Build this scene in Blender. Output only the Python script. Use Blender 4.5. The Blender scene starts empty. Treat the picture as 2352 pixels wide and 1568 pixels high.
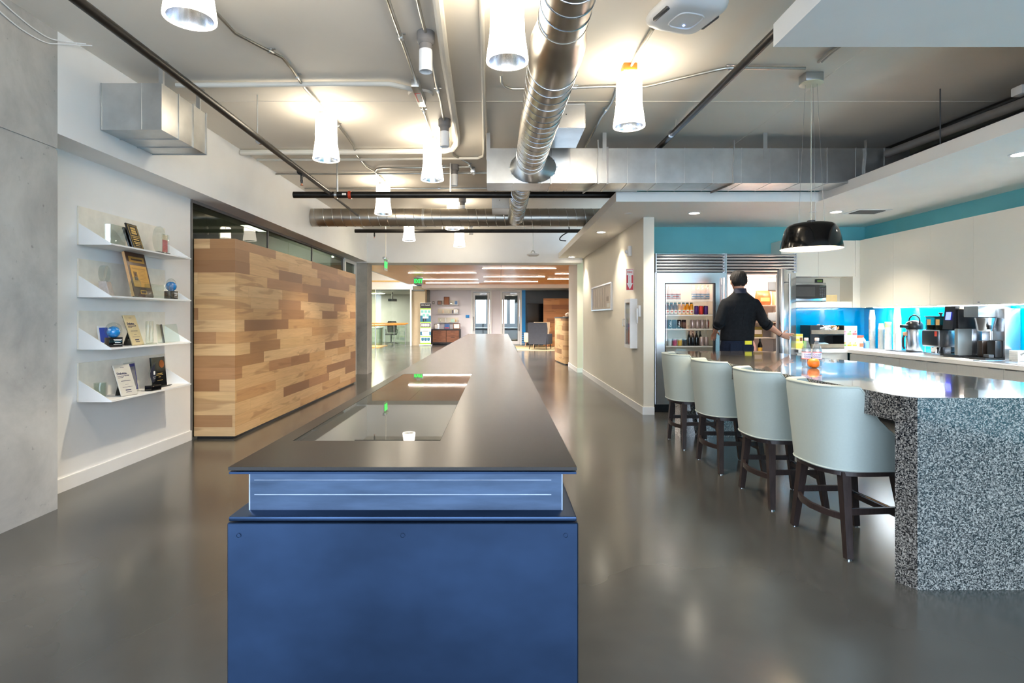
import bpy, bmesh, math, random
from mathutils import Vector, Matrix, Euler, noise as mnoise
random.seed(7)
SC = bpy.context.scene
COL = SC.collection
PI = math.pi

# ------------------------------------------------------------------ camera
F, VX, VY, EYE = 1300.0, 1146.0, 727.0, 1.28      # focal length in px of a 2352 wide frame, vanishing point, eye height
cam_d = bpy.data.cameras.new('camera'); cam = bpy.data.objects.new('camera', cam_d); COL.objects.link(cam)
cam.location = (0, 0, EYE); cam.rotation_euler = (PI/2, 0, 0)
cam_d.sensor_fit = 'HORIZONTAL'; cam_d.sensor_width = 36.0; cam_d.lens = 36.0*F/2352
cam_d.shift_x = (1176-VX)/2352; cam_d.shift_y = -(784-VY)/2352
cam_d.clip_start = 0.05; cam_d.clip_end = 200
SC.camera = cam

# ------------------------------------------------------------------ view, sky, light amounts
SC.view_settings.view_transform = 'Standard'; SC.view_settings.look = 'None'
SC.view_settings.gamma = 1.0; SC.view_settings.use_curve_mapping = False
SC.view_settings.exposure = 1.88
SKY_STRENGTH = 3.5
LAMP_GLOW = 7.5          # frosted shades of the hanging lamps
LAMP_SPOT = 42.0         # watts of the bulb in each hanging lamp
DOWN_SPOT = 50.0         # recessed downlights
STRIP_GLOW = 15.0        # strip under the wall cabinets
try:
    SC.cycles.use_denoising = True
    SC.cycles.max_bounces = 8; SC.cycles.diffuse_bounces = 6; SC.cycles.glossy_bounces = 4
    SC.cycles.transmission_bounces = 8; SC.cycles.transparent_max_bounces = 12
    SC.cycles.sample_clamp_indirect = 10.0; SC.cycles.caustics_reflective = False; SC.cycles.caustics_refractive = False
    SC.cycles.blur_glossy = 0.1
except Exception:
    pass
world = bpy.data.worlds.new('daylight'); SC.world = world; world.use_nodes = True
wn = world.node_tree
bg = wn.nodes['Background']
tc = wn.nodes.new('ShaderNodeTexCoord'); sp = wn.nodes.new('ShaderNodeSeparateXYZ'); rp = wn.nodes.new('ShaderNodeValToRGB')
wn.links.new(tc.outputs['Generated'], sp.inputs[0]); wn.links.new(sp.outputs['Z'], rp.inputs[0])
rp.color_ramp.elements[0].position = 0.0; rp.color_ramp.elements[0].color = (0.34, 0.42, 0.52, 1)
rp.color_ramp.elements[1].position = 0.45; rp.color_ramp.elements[1].color = (0.42, 0.66, 1.0, 1)
e = rp.color_ramp.elements.new(0.08); e.color = (0.80, 0.90, 1.0, 1)
wn.links.new(rp.outputs[0], bg.inputs['Color']); bg.inputs['Strength'].default_value = SKY_STRENGTH

# ------------------------------------------------------------------ helpers
def at(px, py, Y): return Vector(((px-VX)/F*Y, Y, EYE-(py-VY)/F*Y))
def onz(px, py, z):
    Y = F*(EYE-z)/(py-VY); return Vector(((px-VX)/F*Y, Y, z))
def lin(c):
    return tuple((x/255/12.92 if x/255 <= 0.04045 else ((x/255+0.055)/1.055)**2.4) for x in c)

class MB:
    """collects shapes and links them as ONE mesh object"""
    def __init__(s): s.v = []; s.f = []; s.m = []
    def add(s, vs, fs, mi=0, M=None):
        o = len(s.v)
        s.v += [tuple(M @ Vector(p)) for p in vs] if M is not None else [tuple(p) for p in vs]
        s.f += [tuple(i+o for i in f) for f in fs]; s.m += [mi]*len(fs)
        return s
    def box(s, x0, x1, y0, y1, z0, z1, mi=0, M=None):
        v = [(x, y, z) for z in (z0, z1) for y in (y0, y1) for x in (x0, x1)]
        return s.add(v, [(0,2,3,1),(4,5,7,6),(0,1,5,4),(2,6,7,3),(0,4,6,2),(1,3,7,5)], mi, M)
    def rbox(s, x0, x1, y0, y1, z0, z1, r=0.01, seg=2, mi=0, M=None):
        bm = bmesh.new(); bmesh.ops.create_cube(bm, size=1)
        for v in bm.verts:
            v.co = Vector(((x0+x1)/2+v.co.x*(x1-x0), (y0+y1)/2+v.co.y*(y1-y0), (z0+z1)/2+v.co.z*(z1-z0)))
        r = min(r, 0.49*min(x1-x0, y1-y0, z1-z0))
        bmesh.ops.bevel(bm, geom=list(bm.edges), offset=r, segments=seg, profile=0.5, affect='EDGES')
        bm.verts.ensure_lookup_table(); bm.verts.index_update()
        s.add([v.co.copy() for v in bm.verts], [[v.index for v in f.verts] for f in bm.faces], mi, M); bm.free(); return s
    def lathe(s, prof, n=24, c=(0,0,0), mi=0, M=None, a0=0.0, a1=2*PI):
        full = abs(a1-a0-2*PI) < 1e-6; k = n if full else n+1
        vs = []; fs = []
        for r, z in prof:
            for i in range(k):
                a = a0+(a1-a0)*i/n; vs.append((c[0]+r*math.cos(a), c[1]+r*math.sin(a), c[2]+z))
        for j in range(len(prof)-1):
            for i in range(n):
                a = j*k+i; b = j*k+(i+1) % k; fs.append((a, b, b+k, a+k))
        return s.add(vs, fs, mi, M)
    def cyl(s, p, q, r, n=16, mi=0, r2=None, M=None):
        return s.tube([p, q], [r, r if r2 is None else r2], n, mi, M)
    def tube(s, path, r, n=10, mi=0, M=None, caps=True, sq=None, closed=False):
        path = [Vector(p) for p in path]; L = len(path)
        rs = r if isinstance(r, (list, tuple)) else [r]*L
        vs = []; fs = []; up = None
        for i, p in enumerate(path):
            if closed: t = (path[(i+1) % L]-path[i-1])
            else: t = (path[min(i+1, L-1)]-path[max(i-1, 0)])
            t.normalize()
            if up is None:
                ref = Vector((0,0,1)) if abs(t.z) < 0.9 else Vector((1,0,0))
                up = (ref-t*ref.dot(t)).normalized()
            else:
                up = (up-t*up.dot(t)); up = up.normalized() if up.length > 1e-6 else t.orthogonal().normalized()
            sd = t.cross(up)
            for k in range(n):
                a = 2*PI*k/n+(PI/4 if n == 4 else 0)
                ru, rsd = (rs[i], rs[i]) if sq is None else (sq[1]*rs[i], sq[0]*rs[i])
                vs.append(p+up*math.sin(a)*ru+sd*math.cos(a)*rsd)
        for i in range(L if closed else L-1):
            j = (i+1) % L
            for k in range(n):
                fs.append((i*n+k, i*n+(k+1) % n, j*n+(k+1) % n, j*n+k))
        if caps and not closed:
            fs.append(tuple(reversed(range(n)))); fs.append(tuple((L-1)*n+k for k in range(n)))
        return s.add(vs, fs, mi, M)
    def prism(s, poly, axis, lo, hi, mi=0, M=None):
        """poly: 2D points in the two other axes (x,y / x,z / y,z)"""
        def mk(a, b, h): return {'z': (a, b, h), 'y': (a, h, b), 'x': (h, a, b)}[axis]
        n = len(poly); vs = [mk(a, b, lo) for a, b in poly]+[mk(a, b, hi) for a, b in poly]
        fs = [tuple(reversed(range(n))), tuple(range(n, 2*n))]+[(i, (i+1) % n, (i+1) % n+n, i+n) for i in range(n)]
        return s.add(vs, fs, mi, M)
    def ball(s, c, r, n=16, m=10, mi=0, M=None):
        r = r if isinstance(r, (list, tuple)) else (r, r, r)
        vs = [(c[0], c[1], c[2]-r[2])]; fs = []
        for j in range(1, m):
            b = -PI/2+PI*j/m
            for i in range(n):
                a = 2*PI*i/n; vs.append((c[0]+r[0]*math.cos(b)*math.cos(a), c[1]+r[1]*math.cos(b)*math.sin(a), c[2]+r[2]*math.sin(b)))
        vs.append((c[0], c[1], c[2]+r[2])); T = len(vs)-1
        for i in range(n):
            fs.append((0, 1+(i+1) % n, 1+i)); fs.append((T, 1+(m-2)*n+i, 1+(m-2)*n+(i+1) % n))
        for j in range(m-2):
            for i in range(n):
                a = 1+j*n+i; b = 1+j*n+(i+1) % n; fs.append((a, b, b+n, a+n))
        return s.add(vs, fs, mi, M)
    def loft(s, rings, mi=0, M=None, caps=True):
        n = len(rings[0]); vs = [p for r in rings for p in r]; fs = []
        for j in range(len(rings)-1):
            for i in range(n):
                a = j*n+i; b = j*n+(i+1) % n; fs.append((a, b, b+n, a+n))
        if caps: fs.append(tuple(reversed(range(n)))); fs.append(tuple((len(rings)-1)*n+i for i in range(n)))
        return s.add(vs, fs, mi, M)
    def grid(s, rows, mi=0, M=None):
        n = len(rows[0]); vs = [p for r in rows for p in r]
        return s.add(vs, [(j*n+i, j*n+i+1, (j+1)*n+i+1, (j+1)*n+i) for j in range(len(rows)-1) for i in range(n-1)], mi, M)
    def build(s, name, mats, parent=None, world=False, sharp=35, fix=True, label=None):
        me = bpy.data.meshes.new(name)
        vs = [Vector(p) for p in s.v]; loc = Vector((0,0,0))
        if parent is not None and world: vs = [p-parent.location for p in vs]
        elif parent is None:
            loc = Vector(((min(p.x for p in vs)+max(p.x for p in vs))/2, (min(p.y for p in vs)+max(p.y for p in vs))/2, min(p.z for p in vs)))
            vs = [p-loc for p in vs]
        me.from_pydata([tuple(p) for p in vs], [], s.f)
        if not isinstance(mats, (list, tuple)): mats = [mats]
        for m in mats: me.materials.append(m)
        me.polygons.foreach_set('material_index', s.m)
        if fix:
            bm = bmesh.new(); bm.from_mesh(me); bmesh.ops.recalc_face_normals(bm, faces=bm.faces); bm.to_mesh(me); bm.free()
        me.shade_smooth()
        try: me.set_sharp_from_angle(angle=math.radians(sharp))
        except Exception: pass
        o = bpy.data.objects.new(name, me); COL.objects.link(o); o.location = loc
        if parent is not None: o.parent = parent
        if label: o['label'] = label
        return o

def tag(o, label, cat, group=None, kind=None):
    o['label'] = label; o['category'] = cat
    if group: o['group'] = group
    if kind: o['kind'] = kind
    return o
def struct(o, label=None):
    o['kind'] = 'structure'
    if label: o['label'] = label; o['category'] = o.name.split('_')[0]
    return o
def thing(name, label, cat, loc=(0,0,0), rz=0.0, group=None):
    o = bpy.data.objects.new(name, None); o.empty_display_size = 0.1; COL.objects.link(o)
    o.location = loc; o.rotation_euler = (0, 0, rz); return tag(o, label, cat, group)
KIDS = {}
def kids(o): return [c for c in bpy.data.objects if c.parent == o]
def copy_tree(o, parent=None):
    c = o.copy(); COL.objects.link(c)
    if parent is not None: c.parent = parent
    for ch in kids(o): copy_tree(ch, c)
    return c
def dup(o, loc, rz=None, label=None, group=None):
    c = copy_tree(o); c.location = loc
    if rz is not None: c.rotation_euler = (0, 0, rz)
    if label: c['label'] = label
    if group: c['group'] = group
    return c
ORD = ['first','second','third','fourth','fifth','sixth','seventh','eighth','ninth','tenth']
def text(body, size, m, parent, loc, rot, name='lettering', ex=0.0006, align='CENTER', sx=1.0, bold=0.0):
    cu = bpy.data.curves.new(name, 'FONT'); cu.body = body; cu.size = size; cu.extrude = ex
    cu.align_x = align; cu.align_y = 'CENTER'; cu.offset = bold; cu.resolution_u = 3
    tmp = bpy.data.objects.new('tmp', cu); me = bpy.data.meshes.new_from_object(tmp); bpy.data.objects.remove(tmp); bpy.data.curves.remove(cu)
    me.name = name; me.materials.clear(); me.materials.append(m)
    o = bpy.data.objects.new(name, me); COL.objects.link(o); o.location = loc; o.rotation_euler = rot; o.scale = (sx, 1, 1)
    o.parent = parent; return o
FACE_CAM = (PI/2, 0, 0); FACE_LEFT = (PI/2, 0, -PI/2); FACE_RIGHT = (PI/2, 0, PI/2)

# ------------------------------------------------------------------ materials
def nt(name):
    m = bpy.data.materials.new(name); m.use_nodes = True
    return m, m.node_tree, m.node_tree.nodes['Principled BSDF']
def noise(t, scale, detail=3, rough=0.5, vec=None, dist=0.0):
    n = t.nodes.new('ShaderNodeTexNoise'); n.inputs['Scale'].default_value = scale; n.inputs['Detail'].default_value = detail
    n.inputs['Roughness'].default_value = rough; n.inputs['Distortion'].default_value = dist
    if vec is not None: t.links.new(vec, n.inputs['Vector'])
    return n.outputs['Fac']
def objco(t, scale=None):
    c = t.nodes.new('ShaderNodeTexCoord').outputs['Object']
    if scale is None: return c
    mp = t.nodes.new('ShaderNodeMapping'); mp.inputs['Scale'].default_value = scale; t.links.new(c, mp.inputs['Vector']); return mp.outputs[0]
def ramp(t, fac, stops, interp='LINEAR'):
    r = t.nodes.new('ShaderNodeValToRGB'); r.color_ramp.interpolation = interp
    el = r.color_ramp.elements
    while len(el) < len(stops): el.new(0.5)
    for e, (p, c) in zip(el, stops): e.position = p; e.color = (*c[:3], 1)
    t.links.new(fac, r.inputs[0]); return r.outputs[0]
def mathn(t, op, a, b=None, c=None):
    n = t.nodes.new('ShaderNodeMath'); n.operation = op
    for i, x in enumerate((a, b, c)):
        if x is None: continue
        if isinstance(x, (int, float)): n.inputs[i].default_value = x
        else: t.links.new(x, n.inputs[i])
    return n.outputs[0]
def mixc(t, f, a, b, mode='MIX'):
    n = t.nodes.new('ShaderNodeMix'); n.data_type = 'RGBA'; n.blend_type = mode
    for s, x in ((n.inputs['Factor'], f), (n.inputs['A'], a), (n.inputs['B'], b)):
        if isinstance(x, (int, float)): s.default_value = x
        elif isinstance(x, tuple): s.default_value = (*x[:3], 1)
        else: t.links.new(x, s)
    # RGBA sockets are the third pair
    return n.outputs['Result'] if False else n.outputs[2]
def mixrgb(t, f, a, b, mode='MIX'):
    n = t.nodes.new('ShaderNodeMixRGB'); n.blend_type = mode
    for i, x in enumerate((f, a, b)):
        if isinstance(x, (int, float)): n.inputs[i].default_value = x
        elif isinstance(x, tuple): n.inputs[i].default_value = (*x[:3], 1)
        else: t.links.new(x, n.inputs[i])
    return n.outputs[0]
def bump(t, b, h, strength=0.2, dist=0.01):
    n = t.nodes.new('ShaderNodeBump'); n.inputs['Strength'].default_value = strength; n.inputs['Distance'].default_value = dist
    t.links.new(h, n.inputs['Height']); t.links.new(n.outputs[0], b.inputs['Normal'])
def P(name, col, rough=0.5, metal=0.0, var=0.06, scale=12.0, spec=0.5, coat=0.0, em=None, es=0.0, bmp=0.0, stretch=None, trans=0.0, ior=1.45, sub=0.0):
    m, t, b = nt(name); c = lin(col)
    v = objco(t, stretch) if stretch else objco(t)
    f = noise(t, scale, 4, 0.55, v)
    lo = tuple(x*(1-var) for x in c); hi = tuple(min(1, x*(1+var)) for x in c)
    t.links.new(ramp(t, f, [(0.3, lo), (0.7, hi)]), b.inputs['Base Color'])
    b.inputs['Roughness'].default_value = rough; b.inputs['Metallic'].default_value = metal
    b.inputs['Specular IOR Level'].default_value = spec; b.inputs['IOR'].default_value = ior
    if coat: b.inputs['Coat Weight'].default_value = coat; b.inputs['Coat Roughness'].default_value = 0.08
    if em: b.inputs['Emission Color'].default_value = (*lin(em), 1); b.inputs['Emission Strength'].default_value = es
    if bmp: bump(t, b, f, bmp, 0.004)
    if trans: b.inputs['Transmission Weight'].default_value = trans
    return m
def pane(name, tint=(225,240,232), refl=0.04, rough=0.02, opac=0.0):
    """a sheet of clear glass: transparent body, glossy surface by Fresnel"""
    m = bpy.data.materials.new(name); m.use_nodes = True; t = m.node_tree; t.nodes.clear()
    out = t.nodes.new('ShaderNodeOutputMaterial'); tr = t.nodes.new('ShaderNodeBsdfTransparent'); gl = t.nodes.new('ShaderNodeBsdfGlossy')
    fr = t.nodes.new('ShaderNodeLayerWeight'); fr.inputs[0].default_value = 0.5; mx = t.nodes.new('ShaderNodeMixShader')
    f = noise(t, 3.0, 2, 0.5, objco(t)); c = lin(tint)
    t.links.new(ramp(t, f, [(0.3, tuple(x*0.97 for x in c)), (0.7, c)]), tr.inputs[0])
    gl.inputs['Roughness'].default_value = rough
    t.links.new(mathn(t, 'MULTIPLY_ADD', mathn(t, 'POWER', fr.outputs['Facing'], 5.0), 0.9, refl), mx.inputs[0]); t.links.new(tr.outputs[0], mx.inputs[1]); t.links.new(gl.outputs[0], mx.inputs[2])
    if opac:
        df = t.nodes.new('ShaderNodeBsdfDiffuse'); df.inputs[0].default_value = (*c, 1); m2 = t.nodes.new('ShaderNodeMixShader'); m2.inputs[0].default_value = opac
        t.links.new(mx.outputs[0], m2.inputs[1]); t.links.new(df.outputs[0], m2.inputs[2]); t.links.new(m2.outputs[0], out.inputs[0])
    else: t.links.new(mx.outputs[0], out.inputs[0])
    return m
def glow(name, col, strength, base=None):
    m, t, b = nt(name); c = lin(col)
    f = noise(t, 4.0, 2, 0.5, objco(t))
    t.links.new(ramp(t, f, [(0.3, tuple(x*0.97 for x in c)), (0.7, c)]), b.inputs['Emission Color'])
    b.inputs['Base Color'].default_value = (*(lin(base) if base else c), 1); b.inputs['Emission Strength'].default_value = strength
    b.inputs['Roughness'].default_value = 0.4
    return m
def planks(name, row_h, length, pal, streak=(120,80,50), rough=0.45):
    m, t, b = nt(name); co = objco(t); s = t.nodes.new('ShaderNodeSeparateXYZ'); t.links.new(co, s.inputs[0])
    u = mathn(t, 'ADD', s.outputs['X'], s.outputs['Y']); v = mathn(t, 'DIVIDE', s.outputs['Z'], row_h)
    row = mathn(t, 'FLOOR', v)
    w1 = t.nodes.new('ShaderNodeTexWhiteNoise'); w1.noise_dimensions = '1D'; t.links.new(row, w1.inputs['W'])
    w1b = t.nodes.new('ShaderNodeTexWhiteNoise'); w1b.noise_dimensions = '1D'; t.links.new(mathn(t, 'ADD', row, 31.7), w1b.inputs['W'])
    ln = mathn(t, 'MULTIPLY_ADD', w1b.outputs['Value'], 0.9*length, 0.55*length)
    u2 = mathn(t, 'ADD', mathn(t, 'DIVIDE', u, ln), mathn(t, 'MULTIPLY', w1.outputs['Value'], 9.0)); cl = mathn(t, 'FLOOR', u2)
    cb = t.nodes.new('ShaderNodeCombineXYZ'); t.links.new(row, cb.inputs[0]); t.links.new(cl, cb.inputs[1])
    w2 = t.nodes.new('ShaderNodeTexWhiteNoise'); w2.noise_dimensions = '3D'; t.links.new(cb.outputs[0], w2.inputs['Vector'])
    n = len(pal); basec = ramp(t, w2.outputs['Value'], [(i/n, lin(p)) for i, p in enumerate(pal)], 'CONSTANT')
    # grain: long streaks, offset per board
    cg = t.nodes.new('ShaderNodeCombineXYZ')
    t.links.new(mathn(t, 'MULTIPLY', u, 1.6), cg.inputs[0]); t.links.new(mathn(t, 'MULTIPLY', s.outputs['Z'], 26.0), cg.inputs[1]); t.links.new(mathn(t, 'MULTIPLY', w2.outputs['Value'], 40.0), cg.inputs[2])
    g = noise(t, 1.5, 5, 0.65, cg.outputs[0], 0.6)
    cg2 = t.nodes.new('ShaderNodeCombineXYZ')
    t.links.new(mathn(t, 'MULTIPLY', u, 1.3), cg2.inputs[0]); t.links.new(mathn(t, 'MULTIPLY', s.outputs['Z'], 9.0), cg2.inputs[1]); t.links.new(mathn(t, 'MULTIPLY', w2.outputs['Value'], 90.0), cg2.inputs[2])
    g2 = noise(t, 1.0, 2, 0.5, cg2.outputs[0], 0.8)
    c1 = mixrgb(t, ramp(t, g, [(0.35, (0,0,0)), (0.75, (0.35,0.35,0.35))]), basec, lin(streak))
    c2 = mixrgb(t, ramp(t, g2, [(0.58, (0,0,0)), (0.66, (0.45,0.45,0.45))]), c1, lin(streak))
    fv = mathn(t, 'FRACT', v); fu = mathn(t, 'FRACT', u2)
    gap = mathn(t, 'MAXIMUM', mathn(t, 'LESS_THAN', fv, 0.012), mathn(t, 'LESS_THAN', mathn(t, 'MULTIPLY', fu, ln), 0.0016))
    c3 = mixrgb(t, mathn(t, 'MULTIPLY', gap, 0.5), c2, (0.06, 0.035, 0.02))
    t.links.new(c3, b.inputs['Base Color']); b.inputs['Roughness'].default_value = rough
    return m

M = {}
M['white'] = P('white_paint', (243,243,243), 0.55, var=0.02, scale=3)
M['soffit'] = P('white_soffit_paint', (247,244,238), 0.6, var=0.02, scale=2)
M['ceilpaint'] = P('warm_grey_ceiling_paint', (236,229,218), 0.7, var=0.03, scale=1.2)
M['cream'] = P('cream_wall_paint', (228,222,208), 0.6, var=0.02, scale=2)
M['teal'] = P('teal_wall_paint', (112,190,198), 0.6, var=0.04, scale=3)
M['splash'] = P('blue_glass_splashback', (0,176,226), 0.06, var=0.02, scale=1, coat=0.6)
M['palewall'] = P('pale_lilac_wall', (234,230,236), 0.6, var=0.02, scale=2)
M['darkwall'] = P('charcoal_wall', (84,92,100), 0.5, var=0.06, scale=2)
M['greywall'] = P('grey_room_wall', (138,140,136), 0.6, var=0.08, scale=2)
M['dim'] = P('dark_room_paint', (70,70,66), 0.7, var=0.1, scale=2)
M['cabinet'] = P('gloss_white_laminate', (241,235,221), 0.16, var=0.012, scale=1.5, coat=0.2)
M['basecab'] = P('pale_grey_laminate', (234,228,216), 0.28, var=0.03, scale=14, stretch=(14,14,1))
M['quartz'] = P('white_quartz', (238,234,226), 0.2, var=0.03, scale=60)
M['galv'] = P('galvanised_sheet', (196,198,198), 0.30, 0.92, var=0.12, scale=5, bmp=0.03)
M['spiral'] = P('spiral_duct_steel', (166,160,150), 0.29, 0.95, var=0.10, scale=4, bmp=0.02)
M['conduit'] = P('conduit_steel', (170,168,160), 0.32, 0.9, var=0.08)
M['blackpipe'] = P('black_iron_pipe', (38,36,34), 0.35, 0.5, var=0.3, scale=15)
M['whitepipe'] = P('white_painted_pipe', (222,218,208), 0.5, var=0.02)
M['ssteel'] = P('brushed_stainless', (196,198,202), 0.24, 0.95, var=0.04, scale=6, stretch=(1,1,40))
M['chrome'] = P('polished_chrome', (215,215,215), 0.08, 1.0, var=0.02)
M['black'] = P('black_plastic', (22,22,24), 0.35, var=0.15, scale=30)
M['blackgloss'] = P('gloss_black_enamel', (8,8,9), 0.12, var=0.1, coat=0.2)
M['darkgrey'] = P('dark_grey_plastic', (66,68,72), 0.45, var=0.08)
M['greyplastic'] = P('grey_paint_metal', (128,124,122), 0.5, var=0.06)
M['wplastic'] = P('white_plastic', (236,236,236), 0.35, var=0.015)
M['steelblue'] = P('blue_mill_scale_steel', (42,58,82), 0.32, 0.85, var=0.30, scale=2.2, bmp=0.02, stretch=(1,1,1.6))  # blue of the reflected sky is put into the steel's base colour
M['steelweb'] = P('pale_blue_mill_scale', (64,78,98), 0.34, 0.85, var=0.30, scale=5.0, bmp=0.03, stretch=(1,1,6))  # lighter copy of the base steel, sky blue again put into its colour
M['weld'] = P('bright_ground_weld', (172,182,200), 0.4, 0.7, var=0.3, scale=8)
M['steeltop'] = P('waxed_steel_plate', (60,57,55), 0.25, 0.9, var=0.08, scale=3.0)
M['screen'] = P('dark_screen_glass', (118,118,112), 0.02, 0.6, var=0.05, ior=2.0)
M['leather'] = P('pale_green_leather', (168,178,173), 0.42, var=0.02, scale=90, bmp=0.06)
M['ebony'] = P('dark_stained_wood', (46,36,34), 0.4, var=0.35, scale=9, stretch=(8,8,1), bmp=0.05)
M['glass'] = pane('clear_pane', (244,249,246))
M['glassgreen'] = pane('green_tinted_pane', (238,240,214), 0.03)
M['glassdark'] = pane('smoked_pane', (150,160,150), 0.03)
M['acrylic'] = pane('clear_acrylic', (248,251,250), 0.05, 0.03)
M['acrylicgreen'] = pane('green_edge_glass', (246,251,248), 0.06, 0.02)
M['pet'] = pane('clear_bottle_plastic', (246,248,250), 0.12, 0.06, 0.10)
M['paper'] = P('paper', (240,238,232), 0.7, var=0.03, scale=30)
M['skin'] = P('skin', (196,142,116), 0.5, var=0.06, scale=25)
M['shirt'] = P('black_cotton', (26,27,30), 0.85, var=0.25, scale=30, bmp=0.1, spec=0.2)
M['denim'] = P('dark_denim', (28,34,50), 0.85, var=0.25, scale=60, spec=0.2)
M['hair'] = P('dark_brown_hair', (26,20,17), 0.8, var=0.4, scale=60, bmp=0.4)
def flat(nm, c, r=0.5, **k):
    key = 'c_'+nm
    if key not in M: M[key] = P(nm, c, r, **k)
    return M[key]
M['orange'] = P('orange_peel', (236,120,36), 0.42, var=0.1, scale=60, bmp=0.25)
M['lampskirt'] = glow('frosted_dim_skirt', (255,242,222), 1.6, (250,248,240))
M['lampshade'] = glow('frosted_lit_shade', (255,240,214), LAMP_GLOW, (250,248,240))
M['reflector'] = P('ribbed_aluminium_reflector', (206,212,222), 0.22, 0.95, var=0.2, scale=40, stretch=(1,1,0.05))
M['downlens'] = glow('lit_downlight_lens', (255,244,222), 14.0)
M['strip'] = glow('lit_led_strip', (246,250,255), STRIP_GLOW)
M['ceilstrip'] = glow('lit_ceiling_strip', (255,244,232), 22.0)
M['fridgelight'] = glow('lit_fridge_tube', (255,228,208), 18.0)
M['exitgreen'] = glow('lit_green_sign', (20,235,70), 1.1)
M['exitpale'] = P('clear_grey_sign_panel', (132,140,128), 0.2)
M['bluelcd'] = glow('lit_blue_display', (80,90,255), 1.6)
M['bluelight'] = glow('lit_blue_diode', (120,160,255), 6.0)
M['bulb'] = glow('lit_bulb', (255,226,178), 30.0)
M['liner'] = P('white_fridge_liner', (236,226,218), 0.4, var=0.02)

def concrete_floor():
    m, t, b = nt('polished_concrete'); co = objco(t)
    a = noise(t, 0.55, 4, 0.5, co, 0.6); c = noise(t, 5, 2, 0.5, co)
    base = ramp(t, a, [(0.28, lin((56,55,53))), (0.5, lin((72,71,68))), (0.75, lin((90,88,84)))])
    t.links.new(mixrgb(t, ramp(t, c, [(0.4, (0,0,0)), (0.7, (0.2,0.2,0.2))]), base, lin((64,63,60))), b.inputs['Base Color'])
    r = noise(t, 0.9, 2, 0.5, co)
    t.links.new(ramp(t, r, [(0.25, (0.155,)*3), (0.8, (0.22,)*3)]), b.inputs['Roughness'])
    b.inputs['Specular IOR Level'].default_value = 0.65
    bump(t, b, noise(t, 2.5, 1, 0.5, co), 0.012, 0.004)
    return m
M['floor'] = concrete_floor()
def concrete_wall():
    m, t, b = nt('board_formed_concrete'); co = objco(t)
    a = noise(t, 1.3, 7, 0.65, co, 0.4); p = noise(t, 22, 2, 0.5, co)
    base = ramp(t, a, [(0.25, lin((140,139,137))), (0.55, lin((182,180,176))), (0.8, lin((205,203,199)))])
    t.links.new(mixrgb(t, ramp(t, p, [(0.70, (0,0,0)), (0.78, (0.5,0.5,0.5))]), base, lin((96,94,92))), b.inputs['Base Color'])
    b.inputs['Roughness'].default_value = 0.75; bump(t, b, p, 0.15, 0.003); return m
M['concrete'] = concrete_wall()
def granite():
    m, t, b = nt('speckled_granite'); co = objco(t)
    v = t.nodes.new('ShaderNodeTexVoronoi'); v.inputs['Scale'].default_value = 205; t.links.new(co, v.inputs['Vector'])
    s = t.nodes.new('ShaderNodeSeparateColor'); t.links.new(v.outputs['Color'], s.inputs[0])
    n = noise(t, 120, 3, 0.6, co)
    f = mathn(t, 'ADD', mathn(t, 'MULTIPLY', s.outputs[0], 0.55), mathn(t, 'MULTIPLY', n, 0.6))
    t.links.new(ramp(t, f, [(0.38, lin((18,18,20))), (0.49, lin((68,66,64))), (0.66, lin((108,104,100))), (0.82, lin((160,154,146)))]), b.inputs['Base Color'])
    b.inputs['Roughness'].default_value = 0.12; b.inputs['Specular IOR Level'].default_value = 0.75; b.inputs['Coat Weight'].default_value = 0.7; b.inputs['Coat Roughness'].default_value = 0.03
    return m
M['granite'] = granite()
WOODS = [(214,174,124), (204,160,108), (222,186,138), (158,114,74), (198,152,102), (212,170,118), (148,106,70), (218,180,130), (176,130,88), (208,164,112), (166,122,80), (216,178,126)]
M['hickory'] = planks('hickory_boards', 0.1245, 1.25, WOODS, (142,98,58))
M['hickorydesk'] = planks('hickory_desk_boards', 0.13, 0.8, WOODS, (140,96,60))
M['woodceil'] = P('oak_ceiling_panel', (236,164,88), 0.34, var=0.12, scale=3, stretch=(1,12,1), spec=0.35)
M['walnut'] = P('walnut_veneer', (120,76,52), 0.45, var=0.4, scale=5, stretch=(1,1,16))
M['oak'] = P('oak_rail', (214,150,72), 0.4, var=0.15, scale=8)
# ================================================================== SETTING
CZ = 3.18; SB, ST = 2.58, 2.69        # ceiling, soffit bottom and top
def sbox(name, m, *boxes, label=None, **k):
    b = MB()
    for x in boxes: b.box(*x)
    return struct(b.build(name, m, **k), label)
sbox('floor', M['floor'], (-10.5, 6.5, -2.6, 33, -0.1, 0))
sbox('ceiling', M['ceilpaint'], (-10.5, 6.5, -2.6, 13.2, CZ, CZ+0.15))
sbox('wall_left', M['white'], (-3.34, -3.2, -2.6, 5.87, 0, CZ))
sbox('beam_left', M['white'], (-3.34, -2.94, 3.77, 12.6, 2.5, CZ), label='white dropped beam along the left wall')
sbox('baseboard_left', M['white'], (-3.2, -3.186, 3.77, 5.87, 0, 0.10))
# concrete pier, with a pour joint and tie holes
b = MB(); b.box(-3.7, -2.94, 2.6, 3.77, 0, 2.385); b.box(-3.7, -2.948, 2.6, 3.764, 2.385, 2.40); b.box(-3.7, -2.94, 2.6, 3.77, 2.40, CZ)
struct(b.build('column_left', M['concrete']), 'raw concrete pier at the left edge')
b = MB(); b.box(-3.40, -2.94, 12.62, 13.1, 0, 2.5)
struct(b.build('column_middle', M['concrete']), 'concrete column beyond the wood-clad volume')
sbox('wall_header', M['white'], (-3.34, 1.86, 12.6, 13.2, 2.48, CZ), (1.86, 5.4, 12.7, 13.2, SB, CZ), label='white header wall over the opening')
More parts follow.
